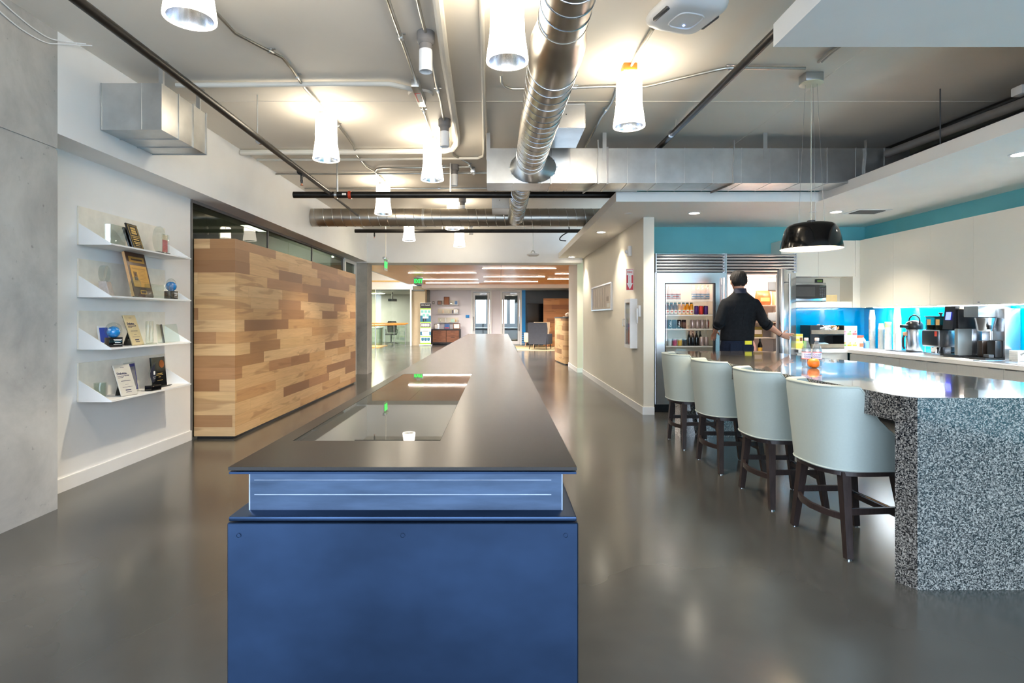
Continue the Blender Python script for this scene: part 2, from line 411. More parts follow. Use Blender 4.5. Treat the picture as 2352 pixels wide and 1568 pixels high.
# kitchen walls
sbox('wall_corridor', M['cream'], (1.89, 2.03, 7.4, 12.7, 0, SB))
sbox('baseboard_corridor', M['white'], (1.876, 1.89, 7.39, 12.7, 0, 0.10), (1.89, 2.03, 7.386, 7.4, 0, 0.10))
sbox('wall_jamb', M['cream'], (1.80, 1.93, 13.0, 14.6, 0, SB), (1.93, 6.0, 14.0, 14.6, 0, CZ))
sbox('baseboard_jamb', M['white'], (1.786, 1.80, 12.99, 14.6, 0, 0.10), (1.80, 1.93, 12.986, 13.0, 0, 0.10))
sbox('wall_back', M['teal'], (2.03, 5.42, 8.2, 8.32, 0, CZ))
sbox('wall_right', M['teal'], (5.3, 5.42, -2.6, 8.2, 0, CZ))
b = MB()
b.box(1.324, 5.3, -2.5, 2.73, SB, ST); b.box(3.61, 5.3, 2.73, 6.4, SB, ST); b.box(1.324, 5.3, 6.4, 8.2, SB, ST)
b.box(1.324, 2.03, 8.2, 13.2, SB, ST)
struct(b.build('ceiling_soffit', M['soffit']), 'white dropped soffit ringing the kitchen')
# green glass sheet beside the corridor wall
b = MB(); b.box(1.935, 1.95, 12.7, 13.0, 0.02, SB)
struct(b.build('window_4', M['glassgreen']), 'green edged glass sheet between corridor wall and jamb')
# rear wall behind the camera with tall windows to daylight
b = MB(); Yr = -2.6
b.box(-3.34, 5.42, Yr-0.12, Yr, 0, 0.12); b.box(-3.34, 5.42, Yr-0.12, Yr, 3.05, CZ)
for x in (-3.27, -1.55, 0.15, 1.85, 3.55, 5.35): b.box(x-0.05, x+0.05, Yr-0.12, Yr, 0.12, 3.05)
struct(b.build('window_3', M['darkgrey']), 'window frames behind the viewer')
# glazed room behind the left wall
b = MB(); b.box(-3.215, -3.205, 5.87, 11.64, 0.02, 2.5)
struct(b.build('window_1', M['glassdark']), 'glass wall above and behind the wood-clad volume')
b = MB()
for y in (5.90, 7.85, 9.7, 11.6): b.box(-3.222, -3.198, y-0.012, y+0.012, 0, 2.5)
b.box(-3.23, -3.19, 5.87, 11.64, 2.47, 2.5)
struct(b.build('trim_1', M['greyplastic']), 'slim grey glazing joints over the wood-clad volume')
d = MB(); d.box(-3.25, -3.17, 11.64, 11.74, 0, 2.49); d.box(-3.25, -3.17, 12.5, 12.6, 0, 2.49); d.box(-3.25, -3.17, 11.74, 12.5, 2.42, 2.49)
do = struct(d.build('door_3', M['white']), 'white framed glass door at the far end of the wood-clad volume')
g = MB(); g.box(-3.215, -3.205, 11.74, 12.5, 0.02, 2.42); g.build('door_pane', M['glassdark'], do, world=True)
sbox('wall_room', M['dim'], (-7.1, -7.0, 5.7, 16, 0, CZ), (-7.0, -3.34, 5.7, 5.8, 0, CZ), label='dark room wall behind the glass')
sbox('wall_roomback', M['white'], (-7.0, -3.9, 13.1, 13.2, 0, CZ), label='white end wall of the glazed room')
# reception beyond the opening
WZ = 2.65
b = MB()
for x0, x1 in ((-3.8, -2.30), (-2.29, 0.06), (0.07, 2.45), (2.46, 6.0)):
    for y0, y1 in ((13.2, 17.55), (17.56, 20.9), (20.91, 24.0)): b.box(x0, x1, y0, y1, WZ, WZ+0.05)
struct(b.build('ceiling_reception', M['woodceil']), 'oak panelled ceiling of the reception')
sbox('ceiling_void', M['dim'], (-3.8, 6.0, 13.2, 26.6, WZ+0.06, WZ+0.1))
sbox('trim_2', M['white'], (-3.28, 6.0, 24.0, 26.3, 2.5, WZ+0.05), label='white dropped band before the end wall')
sbox('ceiling_atrium', M['white'], (-10.5, -3.8, 13.2, 33, 3.5, 3.6), (-3.85, -3.8, 13.2, 24.0, WZ, 3.5), label='bright white atrium ceiling at the left')
sbox('wall_reception', M['palewall'], (-3.3, -1.30, 26.3, 26.45, 0, 2.5), (-0.34, 0.07, 26.3, 26.45, 0, 2.5))
sbox('wall_blue', P('blue_wall_paint', (0,150,232), 0.35, var=0.02), (1.06, 1.23, 26.25, 26.45, 0.55, 2.5), *[(1.06, 1.23, 26.25, 26.45, 0.08+0.095*k, 0.13+0.095*k) for k in range(5)], label='bright blue wall strip beside the second glass door')
sbox('wall_dark', M['darkwall'], (1.23, 6.0, 26.3, 26.45, 0, 2.5), label='charcoal wall behind the armchairs')
sbox('wall_side', M['cream'], (6.0, 6.1, 13.2, 26.45, 0, 2.7))
sbox('column_reception', P('tan_concrete', (196,180,152), 0.7, var=0.08, scale=2), (-3.86, -3.28, 25.2, 25.8, 0, WZ))
# glazed meeting room on the far left
sbox('wall_atrium', M['cream'], (-10.0, -3.86, 25.0, 25.1, 2.48, 2.82), (-10.0, -3.86, 25.02, 25.1, 2.82, 3.5))
sbox('trim_3', P('yellow_oak_edge', (222,176,92), 0.5), (-10.0, -3.86, 24.96, 25.0, 2.82, 2.87), label='thin oak edge above the glazed meeting room')
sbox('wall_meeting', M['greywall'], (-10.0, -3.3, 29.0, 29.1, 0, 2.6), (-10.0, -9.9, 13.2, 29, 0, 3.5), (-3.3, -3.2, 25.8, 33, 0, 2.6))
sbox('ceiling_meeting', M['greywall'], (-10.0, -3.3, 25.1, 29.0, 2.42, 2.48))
b = MB(); b.box(-10.0, -5.46, 25.03, 25.05, 0.02, 2.48); struct(b.build('window_2', M['glassgreen']), 'green tinted glass of the far meeting room')
b = MB(); b.box(-5.44, -3.86, 25.03, 25.05, 0.02, 2.48); struct(b.build('window_5', M['glass']), 'clear glass of the far meeting room')
sbox('trim_4', M['white'], (-3.93, -3.86, 25.0, 25.1, 0, 2.48), (-5.46, -5.44, 25.02, 25.06, 0, 2.48), label='white post of the meeting room glass')
sbox('trim_5', M['oak'], (-9.9, -4.9, 23.2, 24.9, 0.0, 0.025), label='pale wood floor strip before the meeting room')
# rooms behind the two white doors: far wall of windows
b = MB()
b.box(-3.2, 6.0, 31.0, 31.1, 0, 0.9); b.box(-3.2, 6.0, 31.0, 31.1, 2.2, 2.6)
for x in (-3.1, -2.2, -1.35, -0.62, 0.1, 0.52, 0.95, 1.6): b.box(x-0.09, x+0.09, 31.0, 31.1, 0.9, 2.2)
b.box(1.7, 6.0, 31.0, 31.1, 0.9, 2.2)
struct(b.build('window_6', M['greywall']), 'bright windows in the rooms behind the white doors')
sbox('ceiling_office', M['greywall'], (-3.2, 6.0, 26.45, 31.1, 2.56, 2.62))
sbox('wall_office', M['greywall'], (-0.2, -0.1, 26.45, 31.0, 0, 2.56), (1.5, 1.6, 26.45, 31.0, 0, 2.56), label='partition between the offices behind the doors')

def glass_door(n, x0, x1, hinge, label):
    y0, y1 = 26.22, 26.34
    f = MB(); f.box(x0, x0+0.09, y0, y1+0.1, 0, 2.5); f.box(x1-0.09, x1, y0, y1+0.1, 0, 2.5); f.box(x0+0.09, x1-0.09, y0, y1+0.1, 2.42, 2.5)
    o = struct(f.build('door_%d' % n, M['white']), label)
    l = MB(); a, c = x0+0.1, x1-0.1
    l.box(a, a+0.09, y0+0.03, y1, 0.01, 2.40); l.box(c-0.09, c, y0+0.03, y1, 0.01, 2.40); l.box(a+0.09, c-0.09, y0+0.03, y1, 2.27, 2.40); l.box(a+0.09, c-0.09, y0+0.03, y1, 0.01, 0.14)
    l.build('door_leaf', M['wplastic'], o, world=True)
    g = MB(); g.box(a+0.09, c-0.09, 26.29, 26.30, 0.14, 2.27); g.build('door_pane', M['glass'], o, world=True)
    hx = a+0.03 if hinge == 'R' else c-0.03
    h = MB(); h.cyl((hx, y0-0.03, 0.62), (hx, y0-0.03, 1.28), 0.016, 8)
    for z in (0.68, 1.22): h.cyl((hx, y0-0.03, z), (hx, y0+0.04, z), 0.012, 8)
    h.build('door_handle', M['ssteel'], o, world=True)
    k = MB(); k.box((a+c)/2-0.05, c-0.12, y0-0.01, y0+0.03, 2.31, 2.36); k.build('door_closer', M['galv'], o, world=True)
    return o
glass_door(1, -1.30, -0.34, 'R', 'left white framed glass door in the end wall')
glass_door(2, 0.07, 1.06, 'L', 'right white framed glass door beside the blue strip')

# ceiling construction seams (shallow painted ridges)
b = MB()
for x in (-0.12, 2.6): b.box(x-0.006, x+0.006, -2.4, 12.6, CZ-0.003, CZ)
for y in (5.0, 7.4, 10.2): b.box(-2.94, 5.3, y-0.006, y+0.006, CZ-0.003, CZ)
struct(b.build('trim_6', M['ceilpaint']), 'thin board joints on the grey ceiling')

# ------------------------------------------------------------------ wood clad volume
b = MB(); b.box(-3.19, -2.76, 5.92, 10.9, 0.03, 2.095)
o = thing('wood_clad_volume', 'tall block clad in mixed light and dark hickory boards beside the left glass wall', 'wall cladding', (-2.97, 8.4, 0))
b.build('board_cladding', M['hickory'], o, world=True)
b = MB(); b.box(-3.17, -2.79, 5.95, 10.87, 0, 0.03); b.build('recessed_plinth', M['black'], o, world=True)

# blue splashback sheets on the kitchen walls
b = MB(); b.box(3.99, 5.282, 8.182, 8.198, 0.842, 1.405)
tag(b.build('splashback', M['splash']), 'glossy blue glass splashback on the back kitchen wall', 'splashback')
for k, (y0, y1) in enumerate(((5.50, 8.185), (2.9, 5.494))):
    b = MB(); b.box(5.283, 5.298, y0, y1, 0.842, 1.398)
    tag(b.build('splashback', M['splash']), ('glossy blue glass splashback behind the cups and coffee machines', 'blue glass splashback sheet at the right edge beside the tap')[k], 'splashback')

# ------------------------------------------------------------------ SMALL FIXTURES ON THE SOFFIT
def downlight(x, y, label, pw=1.0, z=SB):
    o = thing('recessed_downlight', label, 'ceiling light', (x, y, z), 0, 'recessed downlights in the soffit')
    MB().lathe([(0.062, -0.002), (0.062, -0.006), (0.078, -0.006), (0.082, 0.0)], 28).build('trim_ring', M['wplastic'], o)
    MB().lathe([(0.0, -0.003), (0.063, -0.003)], 28).build('lens', M['downlens'], o)
    l = bpy.data.lights.new('downlight_beam', 'SPOT'); l.energy = DOWN_SPOT*pw; l.color = (1, 0.90, 0.74); l.spot_size = 1.9 if pw < 1 else 2.85; l.spot_blend = 0.6 if pw < 1 else 1.0; l.shadow_soft_size = 0.05
    lo = bpy.data.objects.new('downlight_beam', l); COL.objects.link(lo); lo.parent = o; lo.location = (0, 0, -0.03)
    return o
for x, y, lb in ((1.57, 8.70, 'lit recessed downlight above the fire sign wall'), (1.58, 12.3, 'lit recessed downlight at the far end of the corridor soffit'),
                 (2.45, 7.10, 'lit recessed downlight in front of the left fridge'), (4.18, 7.02, 'lit recessed downlight left of the square air vent'),
                 (4.17, 4.52, 'lit recessed downlight at the right edge over the counter run'),
                 (4.17, 2.3, 'added downlight out of view over the near end of the counter run'), (4.17, 0.2, 'added downlight out of view over the counter run behind the viewer')):  # this pair is out of view, added to brighten the kitchen
    downlight(x, y, lb, 0.5 if x < 2 else (0.65 if x > 4 else 0.85))
for x, y, lb in ((1.63, 7.13, 'small white round cover plate on the soffit above the corridor wall end'), (3.90, 7.03, 'small white round cover plate behind the pendant cables')):
    b = MB(); b.lathe([(0, -0.006), (0.04, -0.006), (0.045, 0)], 24, (x, y, SB))
    tag(b.build('cover_plate', M['wplastic']), lb, 'cover plate')
o = thing('air_vent', 'square grey slotted air vent in the kitchen soffit', 'air vent', (4.55, 7.0, SB))
MB().box(-0.21, 0.21, -0.16, 0.16, -0.006, 0).build('vent_frame', M['wplastic'], o)
MB().box(-0.16, 0.16, -0.11, 0.11, -0.009, -0.006).build('vent_opening', M['dim'], o)
b = MB()
for k in range(7): b.box(-0.16, 0.16, -0.10+k*0.032, -0.09+k*0.032, -0.014, -0.009)
b.build('vent_slats', M['greyplastic'], o)

# ------------------------------------------------------------------ fire sign, extinguisher cabinet, frame, sensor on the corridor wall
o = thing('fire_extinguisher_sign', 'red and white arrow sign lettered FIRE projecting from the corridor wall', 'sign', (1.842, 7.95, 1.65), -0.12)
red = flat('signred', (200,24,40), 0.4)
MB().box(-0.055, 0.047, -0.002, 0.002, 0, 0.30).build('sign_board', red, o)
MB().box(0.037, 0.049, 0.002, 0.02, 0, 0.30).build('wall_flange', M['wplastic'], o)
b = MB(); b.box(-0.046, 0.038, -0.0034, -0.002, 0.212, 0.290)
b.prism([(-0.026, 0.212), (0.018, 0.212), (0.018, 0.10), (0.038, 0.10), (-0.004, 0.012), (-0.046, 0.10), (-0.026, 0.10)], 'y', -0.0034, -0.002)
for x0, x1, z0, z1 in ((-0.055, -0.051, 0, 0.30), (0.043, 0.047, 0, 0.30), (-0.055, 0.047, 0.296, 0.30), (-0.055, 0.047, 0, 0.004)): b.box(x0, x1, -0.0032, -0.002, z0, z1)
b.build('white_arrow', M['wplastic'], o)
text('FIRE', 0.040, red, o, (-0.004, -0.0042, 0.252), FACE_CAM, bold=0.001)
for k, ch in enumerate('EXTINGUISHER'): text(ch, 0.0155, red, o, (-0.004, -0.0042, 0.196-0.0132*k), FACE_CAM, name='vertical_lettering')
o = thing('extinguisher_cabinet', 'white fire extinguisher cabinet with glass front on the corridor wall', 'extinguisher cabinet', (1.889, 7.90, 0.846))
b = MB(); y0, y1, z1 = -0.175, 0.175, 0.68
b.box(-0.085, 0, y0, y0+0.02, 0, z1); b.box(-0.085, 0, y1-0.02, y1, 0, z1); b.box(-0.085, 0, y0+0.02, y1-0.02, 0, 0.02); b.box(-0.085, 0, y0+0.02, y1-0.02, z1-0.02, z1); b.box(-0.01, 0, y0+0.02, y1-0.02, 0.02, z1-0.02)
b.build('cabinet_box', M['wplastic'], o)
d = MB(); d.box(-0.098, -0.085, y0, y0+0.045, 0, z1); d.box(-0.098, -0.085, y1-0.045, y1, 0, z1); d.box(-0.098, -0.085, y0+0.045, y1-0.045, 0, 0.05); d.box(-0.098, -0.085, y0+0.045, y1-0.045, z1-0.05, z1)
do = d.build('door', M['wplastic'], o)
MB().box(-0.093, -0.089, y0+0.045, y1-0.045, 0.05, z1-0.05).build('pane', M['glass'], do)
MB().tube([(-0.098, 0.15, 0.30), (-0.125, 0.15, 0.30), (-0.125, 0.15, 0.40), (-0.098, 0.15, 0.40)], 0.006, 8).build('handle', M['chrome'], do)
x = thing('fire_extinguisher', 'red fire extinguisher standing inside the white wall cabinet', 'fire extinguisher', (1.845, 7.90, 0.868))
MB().lathe([(0, 0), (0.036, 0), (0.036, 0.34), (0.026, 0.40), (0.012, 0.43), (0, 0.43)], 20).build('cylinder_body', red, x)
MB().box(-0.01, 0.01, -0.02, 0.06, 0.43, 0.46).build('valve_lever', M['black'], x)
MB().tube([(0, 0.02, 0.44), (0, 0.06, 0.40), (0, 0.052, 0.25), (0, 0.045, 0.15)], 0.008, 8).build('hose', M['black'], x)
o = thing('wall_intercom', 'small white handset unit on the corridor wall beside the extinguisher cabinet', 'intercom', (1.889, 7.56, 1.19))
MB().rbox(-0.035, 0, -0.045, 0.045, 0.09, 0.24, 0.008).build('housing', M['wplastic'], o)
MB().rbox(-0.055, -0.035, -0.02, 0.02, 0.0, 0.20, 0.006).build('handset', M['wplastic'], o)
o = thing('motion_sensor', 'white wall alarm sensor above the fire sign', 'sensor', (1.889, 8.1, 2.14))
MB().rbox(-0.05, 0, -0.06, 0.06, 0, 0.15, 0.012).build('housing', M['wplastic'], o)
MB().ball((-0.055, 0.02, 0.07), (0.03, 0.03, 0.03), 12, 8).build('lens', M['wplastic'], o)
o = thing('framed_document', 'wide silver framed beige document hung on the corridor wall', 'picture frame', (1.889, 10.4, 1.39))
b = MB(); a = 1.0; z1 = 0.47
b.box(-0.03, 0, -a, a, 0, 0.025); b.box(-0.03, 0, -a, a, z1-0.025, z1); b.box(-0.03, 0, -a, -a+0.03, 0.025, z1-0.025); b.box(-0.03, 0, a-0.03, a, 0.025, z1-0.025)
b.build('frame', M['ssteel'], o)
b = MB().box(-0.012, 0, -a+0.03, a-0.03, 0.025, z1-0.025)
for k in range(6): b.box(-0.0135, -0.012, 0.84-0.24*k-0.012, 0.84-0.24*k+0.012, 0.06, z1-0.06, 1)
b.box(-0.0135, -0.012, -0.72, -0.52, 0.16, 0.24, 1)
b.build('document_sheet', [flat('beigesheet', (212,198,184), 0.5), flat('greyprint', (176,162,152), 0.6)], o)
MB().box(-0.0135, -0.012, -0.80, -0.55, 0.05, 0.12).build('white_card', M['paper'], o)
# ================================================================== STEEL TABLE with a glass screen
TX0, TX1, TY0, TY1, TZ = -0.684, 0.197, 1.43, 12.5, 0.90
o = thing('steel_table', 'very long blackened steel bar table running down the middle of the room', 'table', ((TX0+TX1)/2, TY0+4, 0))
sx0, sx1, sy0, sy1 = -0.632, -0.18, 1.733, 3.77
b = MB()
for x0, x1, y0, y1 in ((TX0, sx0, TY0, TY1), (sx1, TX1, TY0, TY1), (sx0, sx1, TY0, sy0), (sx0, sx1, sy1, TY1)): b.box(x0, x1, y0, y1, TZ-0.0085, TZ)
b.build('top_plate', M['steeltop'], o, world=True)
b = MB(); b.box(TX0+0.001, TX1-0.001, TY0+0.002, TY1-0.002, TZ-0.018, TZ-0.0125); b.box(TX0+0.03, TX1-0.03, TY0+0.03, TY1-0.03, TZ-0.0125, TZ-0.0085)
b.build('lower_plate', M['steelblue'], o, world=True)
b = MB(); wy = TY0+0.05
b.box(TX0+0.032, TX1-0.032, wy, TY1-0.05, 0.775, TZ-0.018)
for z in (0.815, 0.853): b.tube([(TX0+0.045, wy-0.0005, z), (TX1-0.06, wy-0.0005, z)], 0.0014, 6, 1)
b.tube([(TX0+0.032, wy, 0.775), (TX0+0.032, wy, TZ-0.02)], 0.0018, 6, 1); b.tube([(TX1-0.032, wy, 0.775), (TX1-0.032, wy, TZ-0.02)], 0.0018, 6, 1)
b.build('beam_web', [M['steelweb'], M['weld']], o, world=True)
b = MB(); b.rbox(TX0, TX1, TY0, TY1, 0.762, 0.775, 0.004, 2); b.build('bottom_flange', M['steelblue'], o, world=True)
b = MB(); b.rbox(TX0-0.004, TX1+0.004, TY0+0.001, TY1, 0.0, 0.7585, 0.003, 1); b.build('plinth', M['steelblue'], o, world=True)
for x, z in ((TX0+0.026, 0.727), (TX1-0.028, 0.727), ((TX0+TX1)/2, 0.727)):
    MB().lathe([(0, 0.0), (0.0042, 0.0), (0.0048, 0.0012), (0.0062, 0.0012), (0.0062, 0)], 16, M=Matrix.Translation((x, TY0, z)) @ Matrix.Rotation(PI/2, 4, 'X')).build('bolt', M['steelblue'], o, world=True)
b = MB(); b.box(sx0+0.001, sx1-0.001, sy0+0.001, sy1-0.001, TZ-0.009, TZ-0.0008); b.build('glass_screen', M['screen'], o, world=True)

# ================================================================== GRANITE ISLAND
def spline(pts, n=8):
    out = []
    for i in range(len(pts)-1):
        p0, p1, p2, p3 = pts[max(i-1, 0)], pts[i], pts[i+1], pts[min(i+2, len(pts)-1)]
        for k in range(n):
            t = k/n
            out.append(tuple(0.5*(2*p1[j]+(p2[j]-p0[j])*t+(2*p0[j]-5*p1[j]+4*p2[j]-p3[j])*t*t+(3*p1[j]-p0[j]-3*p2[j]+p3[j])*t**3) for j in range(len(p1))))
    out.append(tuple(pts[-1])); return out
o = thing('granite_island', 'long speckled granite kitchen island with polished top and thick end panel', 'kitchen island', (2.45, 4.45, 0))
back = spline([(3.10, 2.65), (3.04, 3.30), (2.98, 3.85), (3.03, 4.35), (3.07, 4.6), (3.0, 5.1), (2.93, 5.6), (2.95, 6.25)], 5)
poly = [(1.960, 2.65)]+back+[(1.848, 6.25), (1.915, 2.737)]
MB().prism(poly, 'z', 0.775, 0.90).build('worktop', M['granite'], o, world=True)
MB().prism([(1.960, 2.65), (3.10, 2.65), (3.10, 2.78), (1.95, 2.78), (1.915, 2.737)], 'z', 0.0, 0.775).build('end_panel', M['granite'], o, world=True, label='thick near end panel with a chamfered corner')
MB().box(1.93, 2.80, 6.02, 6.20, 0, 0.775).build('end_panel', M['granite'], o, world=True, label='far end panel')
MB().box(2.86, 2.92, 2.78, 6.02, 0.0, 0.775).build('back_panel', M['darkgrey'], o, world=True) if False else None

# ================================================================== BAR STOOLS (face +X)
def stool():
    o = thing('bar_stool', 'nearest pale leather tub bar stool beside the granite end panel', 'bar stool', (0,0,0), 0, 'pale leather bar stools along the island')
    def plan(s, sc):
        # s in 0..1 along the U: straight arm, half ellipse, straight arm
        ax, ay, arm = 0.255*sc, 0.268*sc, 0.20
        if s < 0.2: return (-0.02+arm*(1-s/0.2), ay)
        if s > 0.8: return (-0.02+arm*((s-0.8)/0.2), -ay)
        a = PI/2+PI*(s-0.2)/0.6
        ca, sa = math.cos(a), math.sin(a); p = 0.72
        return (-0.02+ax*math.copysign(abs(ca)**p, ca), ay*math.copysign(abs(sa)**p, sa))
    NS, NT = 64, 10
    def ztop(s):
        x = plan(s, 1.0)[0]; K = ((-0.115, .905), (-0.085, .865), (-0.05, .785), (-0.02, .74), (0.04, .685), (0.10, .64), (0.19, .605))
        if x <= K[0][0]: return .905
        for (xa, za), (xb, zb) in zip(K, K[1:]):
            if x <= xb: return za+(zb-za)*(x-xa)/(xb-xa)
        return .605

    outer = []; inner = []
    for i in range(NS+1):
        s = i/NS; zt = ztop(s); ro = []; ri = []
        for j in range(NT+1):
            t = j/NT; z = 0.462+(zt-0.462)*t
            sc = 0.90+0.155*(z-0.462)/(0.905-0.462)
            if j == NT: sc -= 0.018
            x, y = plan(s, sc); ro.append((x, y, z+(0 if j < NT else 0)))
            xi, yi = plan(s, sc-0.19); ri.append((xi, yi, z))
        outer.append(ro); inner.append(ri)
    b = MB(); rows = []
    for i in range(NS+1):
        top = [(Vector(outer[i][NT])*(1-k)+Vector(inner[i][NT])*k) for k in (0.25, 0.5, 0.75)]
        for k, p in enumerate(top): p.z += (0.007, 0.010, 0.007)[k]
        bot = [Vector(inner[i][0])*(1-k)+Vector(outer[i][0])*k for k in (0.5,)]
        rows.append([Vector(p) for p in outer[i]]+top+[Vector(p) for p in reversed(inner[i])]+bot+[Vector(outer[i][0])])
    b.grid(rows)
    n = len(rows[0])
    b.add(rows[0], [tuple(range(n))]); b.add(rows[-1], [tuple(reversed(range(n)))])
    b.build('backrest_shell', M['leather'], o, sharp=50)
    MB().tube([outer[i][0] for i in range(NS+1)], 0.0055, 6).build('lower_piping', M['leather'], o)
    MB().tube([Vector(outer[i][NT])+Vector((0,0,0.002)) for i in range(NS+1)], 0.005, 6).build('upper_piping', M['leather'], o)
    # seat cushion
    rg = []
    for z, k in ((0.475, 0.96), (0.50, 1.0), (0.575, 1.0), (0.60, 0.96), (0.612, 0.84)):
        rg.append([(0.02+0.21*k*math.copysign(abs(math.cos(a))**0.6, math.cos(a)), 0.205*k*math.copysign(abs(math.sin(a))**0.6, math.sin(a)), z) for a in [2*PI*q/32 for q in range(32)]])
    MB().loft(rg).build('seat_cushion', M['leather'], o, sharp=50)
    # dark apron under the shell
    rg = []
    for z in (0.43, 0.462):
        rg.append([(0.0+0.235*math.copysign(abs(math.cos(a))**0.7, math.cos(a)), 0.232*math.copysign(abs(math.sin(a))**0.7, math.sin(a)), z) for a in [2*PI*q/40 for q in range(40)]])
    MB().loft(rg).build('apron', M['ebony'], o)
    feet = {}
    for sx in (-1, 1):
        for sy in (-1, 1):
            p = Vector((0.145*sx, 0.180*sy, 0.445)); q = Vector(((0.165 if sx < 0 else 0.205)*sx, (0.245 if sx < 0 else 0.215)*sy, 0.006)); feet[(sx, sy)] = (p, q)
            l = MB().tube([p, q], [0.034, 0.024], 4).build('leg', M['ebony'], o)
            MB().lathe([(0, 0), (0.014, 0), (0.014, 0.006), (0, 0.006)], 12, (q.x, q.y, 0)).build('glide', M['chrome'], l)
    def on(leg, z):
        p, q = feet[leg]; t = (p.z-z)/(p.z-q.z); return p.lerp(q, t)
    a, c = on((-1, -1), 0.21), on((-1, 1), 0.21)
    MB().tube([a, a.lerp(c, .25)+Vector((-.045, 0, 0)), a.lerp(c, .5)+Vector((-.06, 0, 0)), a.lerp(c, .75)+Vector((-.045, 0, 0)), c], 0.018, 4, sq=(0.7, 1.3)).build('rear_stretcher', M['ebony'], o)
    for sy in (-1, 1):
        MB().tube([on((-1, sy), 0.24), on((1, sy), 0.24)], 0.018, 4, sq=(0.7, 1.3)).build('side_stretcher', M['ebony'], o)
    MB().tube([on((1, -1), 0.20), on((1, 1), 0.20)], 0.02, 4).build('footrest', M['ebony'], o)
    MB().tube([on((1, -1), 0.222), on((1, 1), 0.222)], 0.006, 8).build('footrest_bar', M['chrome'], o)
    return o
st = stool(); st.location = (1.99, 3.235, 0); st.rotation_euler = (0, 0, 0.06)
for y, x, rz, lb in ((3.985, 1.975, -0.02, 'second pale leather bar stool from the granite end panel'),
                     (4.84, 1.96, 0.02, 'third pale leather bar stool from the granite end panel'),
                     (5.69, 1.945, 0.0, 'farthest pale leather bar stool, nearest the fridges')):
    dup(st, (x, y, 0), rz, lb)

# ================================================================== WATER BOTTLES AND FRUIT ON THE ISLAND
def water_bottle():
    o = thing('water_bottle', 'left clear water bottle with pink cap behind the orange on the island', 'bottle', (0,0,0), 0, 'water bottles on the island')
    prof = [(0, 0.004), (0.022, 0.0), (0.031, 0.006), (0.032, 0.02), (0.031, 0.05), (0.032, 0.06), (0.032, 0.115), (0.031, 0.13), (0.026, 0.155), (0.017, 0.183), (0.0128, 0.193), (0.0128, 0.203)]
    MB().lathe(prof, 24).build('bottle_body', M['pet'], o)
    MB().lathe([(0.0, 0.006), (0.029, 0.008), (0.0295, 0.06), (0.0295, 0.13), (0.024, 0.155), (0.0, 0.16)], 20).build('water', pane('water_fill', (236,242,246), 0.02), o)
    MB().lathe([(0.0145, 0.198), (0.0152, 0.20), (0.0152, 0.217), (0.0135, 0.2195), (0, 0.2195)], 20).build('cap', flat('pinkcap', (244,206,196), 0.4), o)
    MB().lathe([(0.0326, 0.062), (0.0326, 0.112)], 28).build('label', flat('bottlelabel', (226,226,240), 0.5), o)
    for z in (0.060, 0.110): MB().lathe([(0.0330, z), (0.0330, z+0.004)], 28).build('red_band', flat('bandred', (226,86,64), 0.5), o)
    text('Crystal', 0.017, flat('inkblue', (40,60,140)), o, (0.004, -0.0336, 0.095), FACE_CAM); text('Geyser', 0.017, flat('inkblue', (40,60,140)), o, (0.004, -0.0336, 0.078), FACE_CAM)
    return o
wb = water_bottle(); wb.location = (2.335, 4.30, 0.90); wb.rotation_euler = (0, 0, -0.35)
dup(wb, (2.405, 4.28, 0.90), -0.6, 'right clear water bottle with pink cap behind the orange on the island')
o = thing('orange', 'single orange on the island in front of the two water bottles', 'orange', (2.335, 4.20, 0.90))
prof = [(0.0, 0.004), (0.012, 0.0005), (0.024, 0.004), (0.036, 0.016), (0.0415, 0.034), (0.038, 0.052), (0.026, 0.065), (0.012, 0.0695), (0.004, 0.067), (0, 0.0655)]
MB().lathe(prof, 28).build('peel', M['orange'], o, sharp=80)
MB().lathe([(0, 0.0685), (0.004, 0.068), (0.005, 0.066)], 8).build('stem_end', flat('stemgreen', (96,110,50)), o)
# ================================================================== HANGING LAMPS
def lamp():
    o = thing('frosted_ceiling_lamp', 'x', 'ceiling lamp', (0,0,CZ), 0, 'lit frosted glass ceiling lamps')
    MB().rbox(-0.052, 0.052, -0.052, 0.052, -0.055, 0, 0.006).build('junction_box', M['galv'], o)
    MB().lathe([(0.0, -0.055), (0.05, -0.055), (0.05, -0.072), (0.0, -0.072)], 20).build('mounting_collar', M['galv'], o)
    MB().lathe([(0.0, -0.07), (0.088, -0.072), (0.094, -0.08), (0.096, -0.20), (0.098, -0.29)], 36).build('glass_shade', M['lampshade'], o)
    MB().lathe([(0.098, -0.29), (0.104, -0.34), (0.114, -0.41), (0.120, -0.455), (0.119, -0.466), (0.112, -0.468), (0.104, -0.462)], 36).build('glass_skirt', M['lampskirt'], o)
    MB().lathe([(0.104, -0.461), (0.098, -0.44), (0.085, -0.38), (0.066, -0.32), (0.045, -0.29), (0.0, -0.285)], 36).build('reflector', M['reflector'], o)
    MB().ball((0, 0, -0.31), 0.026, 12, 8).build('bulb', M['bulb'], o)
    l = bpy.data.lights.new('lamp_light', 'SPOT'); l.energy = LAMP_SPOT; l.color = (1, 0.86, 0.66); l.spot_size = 1.75; l.spot_blend = 0.5; l.shadow_soft_size = 0.06
    lo = bpy.data.objects.new('lamp_light', l); COL.objects.link(lo); lo.parent = o; lo.location = (0, 0, -0.44)
    return o
lp = lamp(); first = True
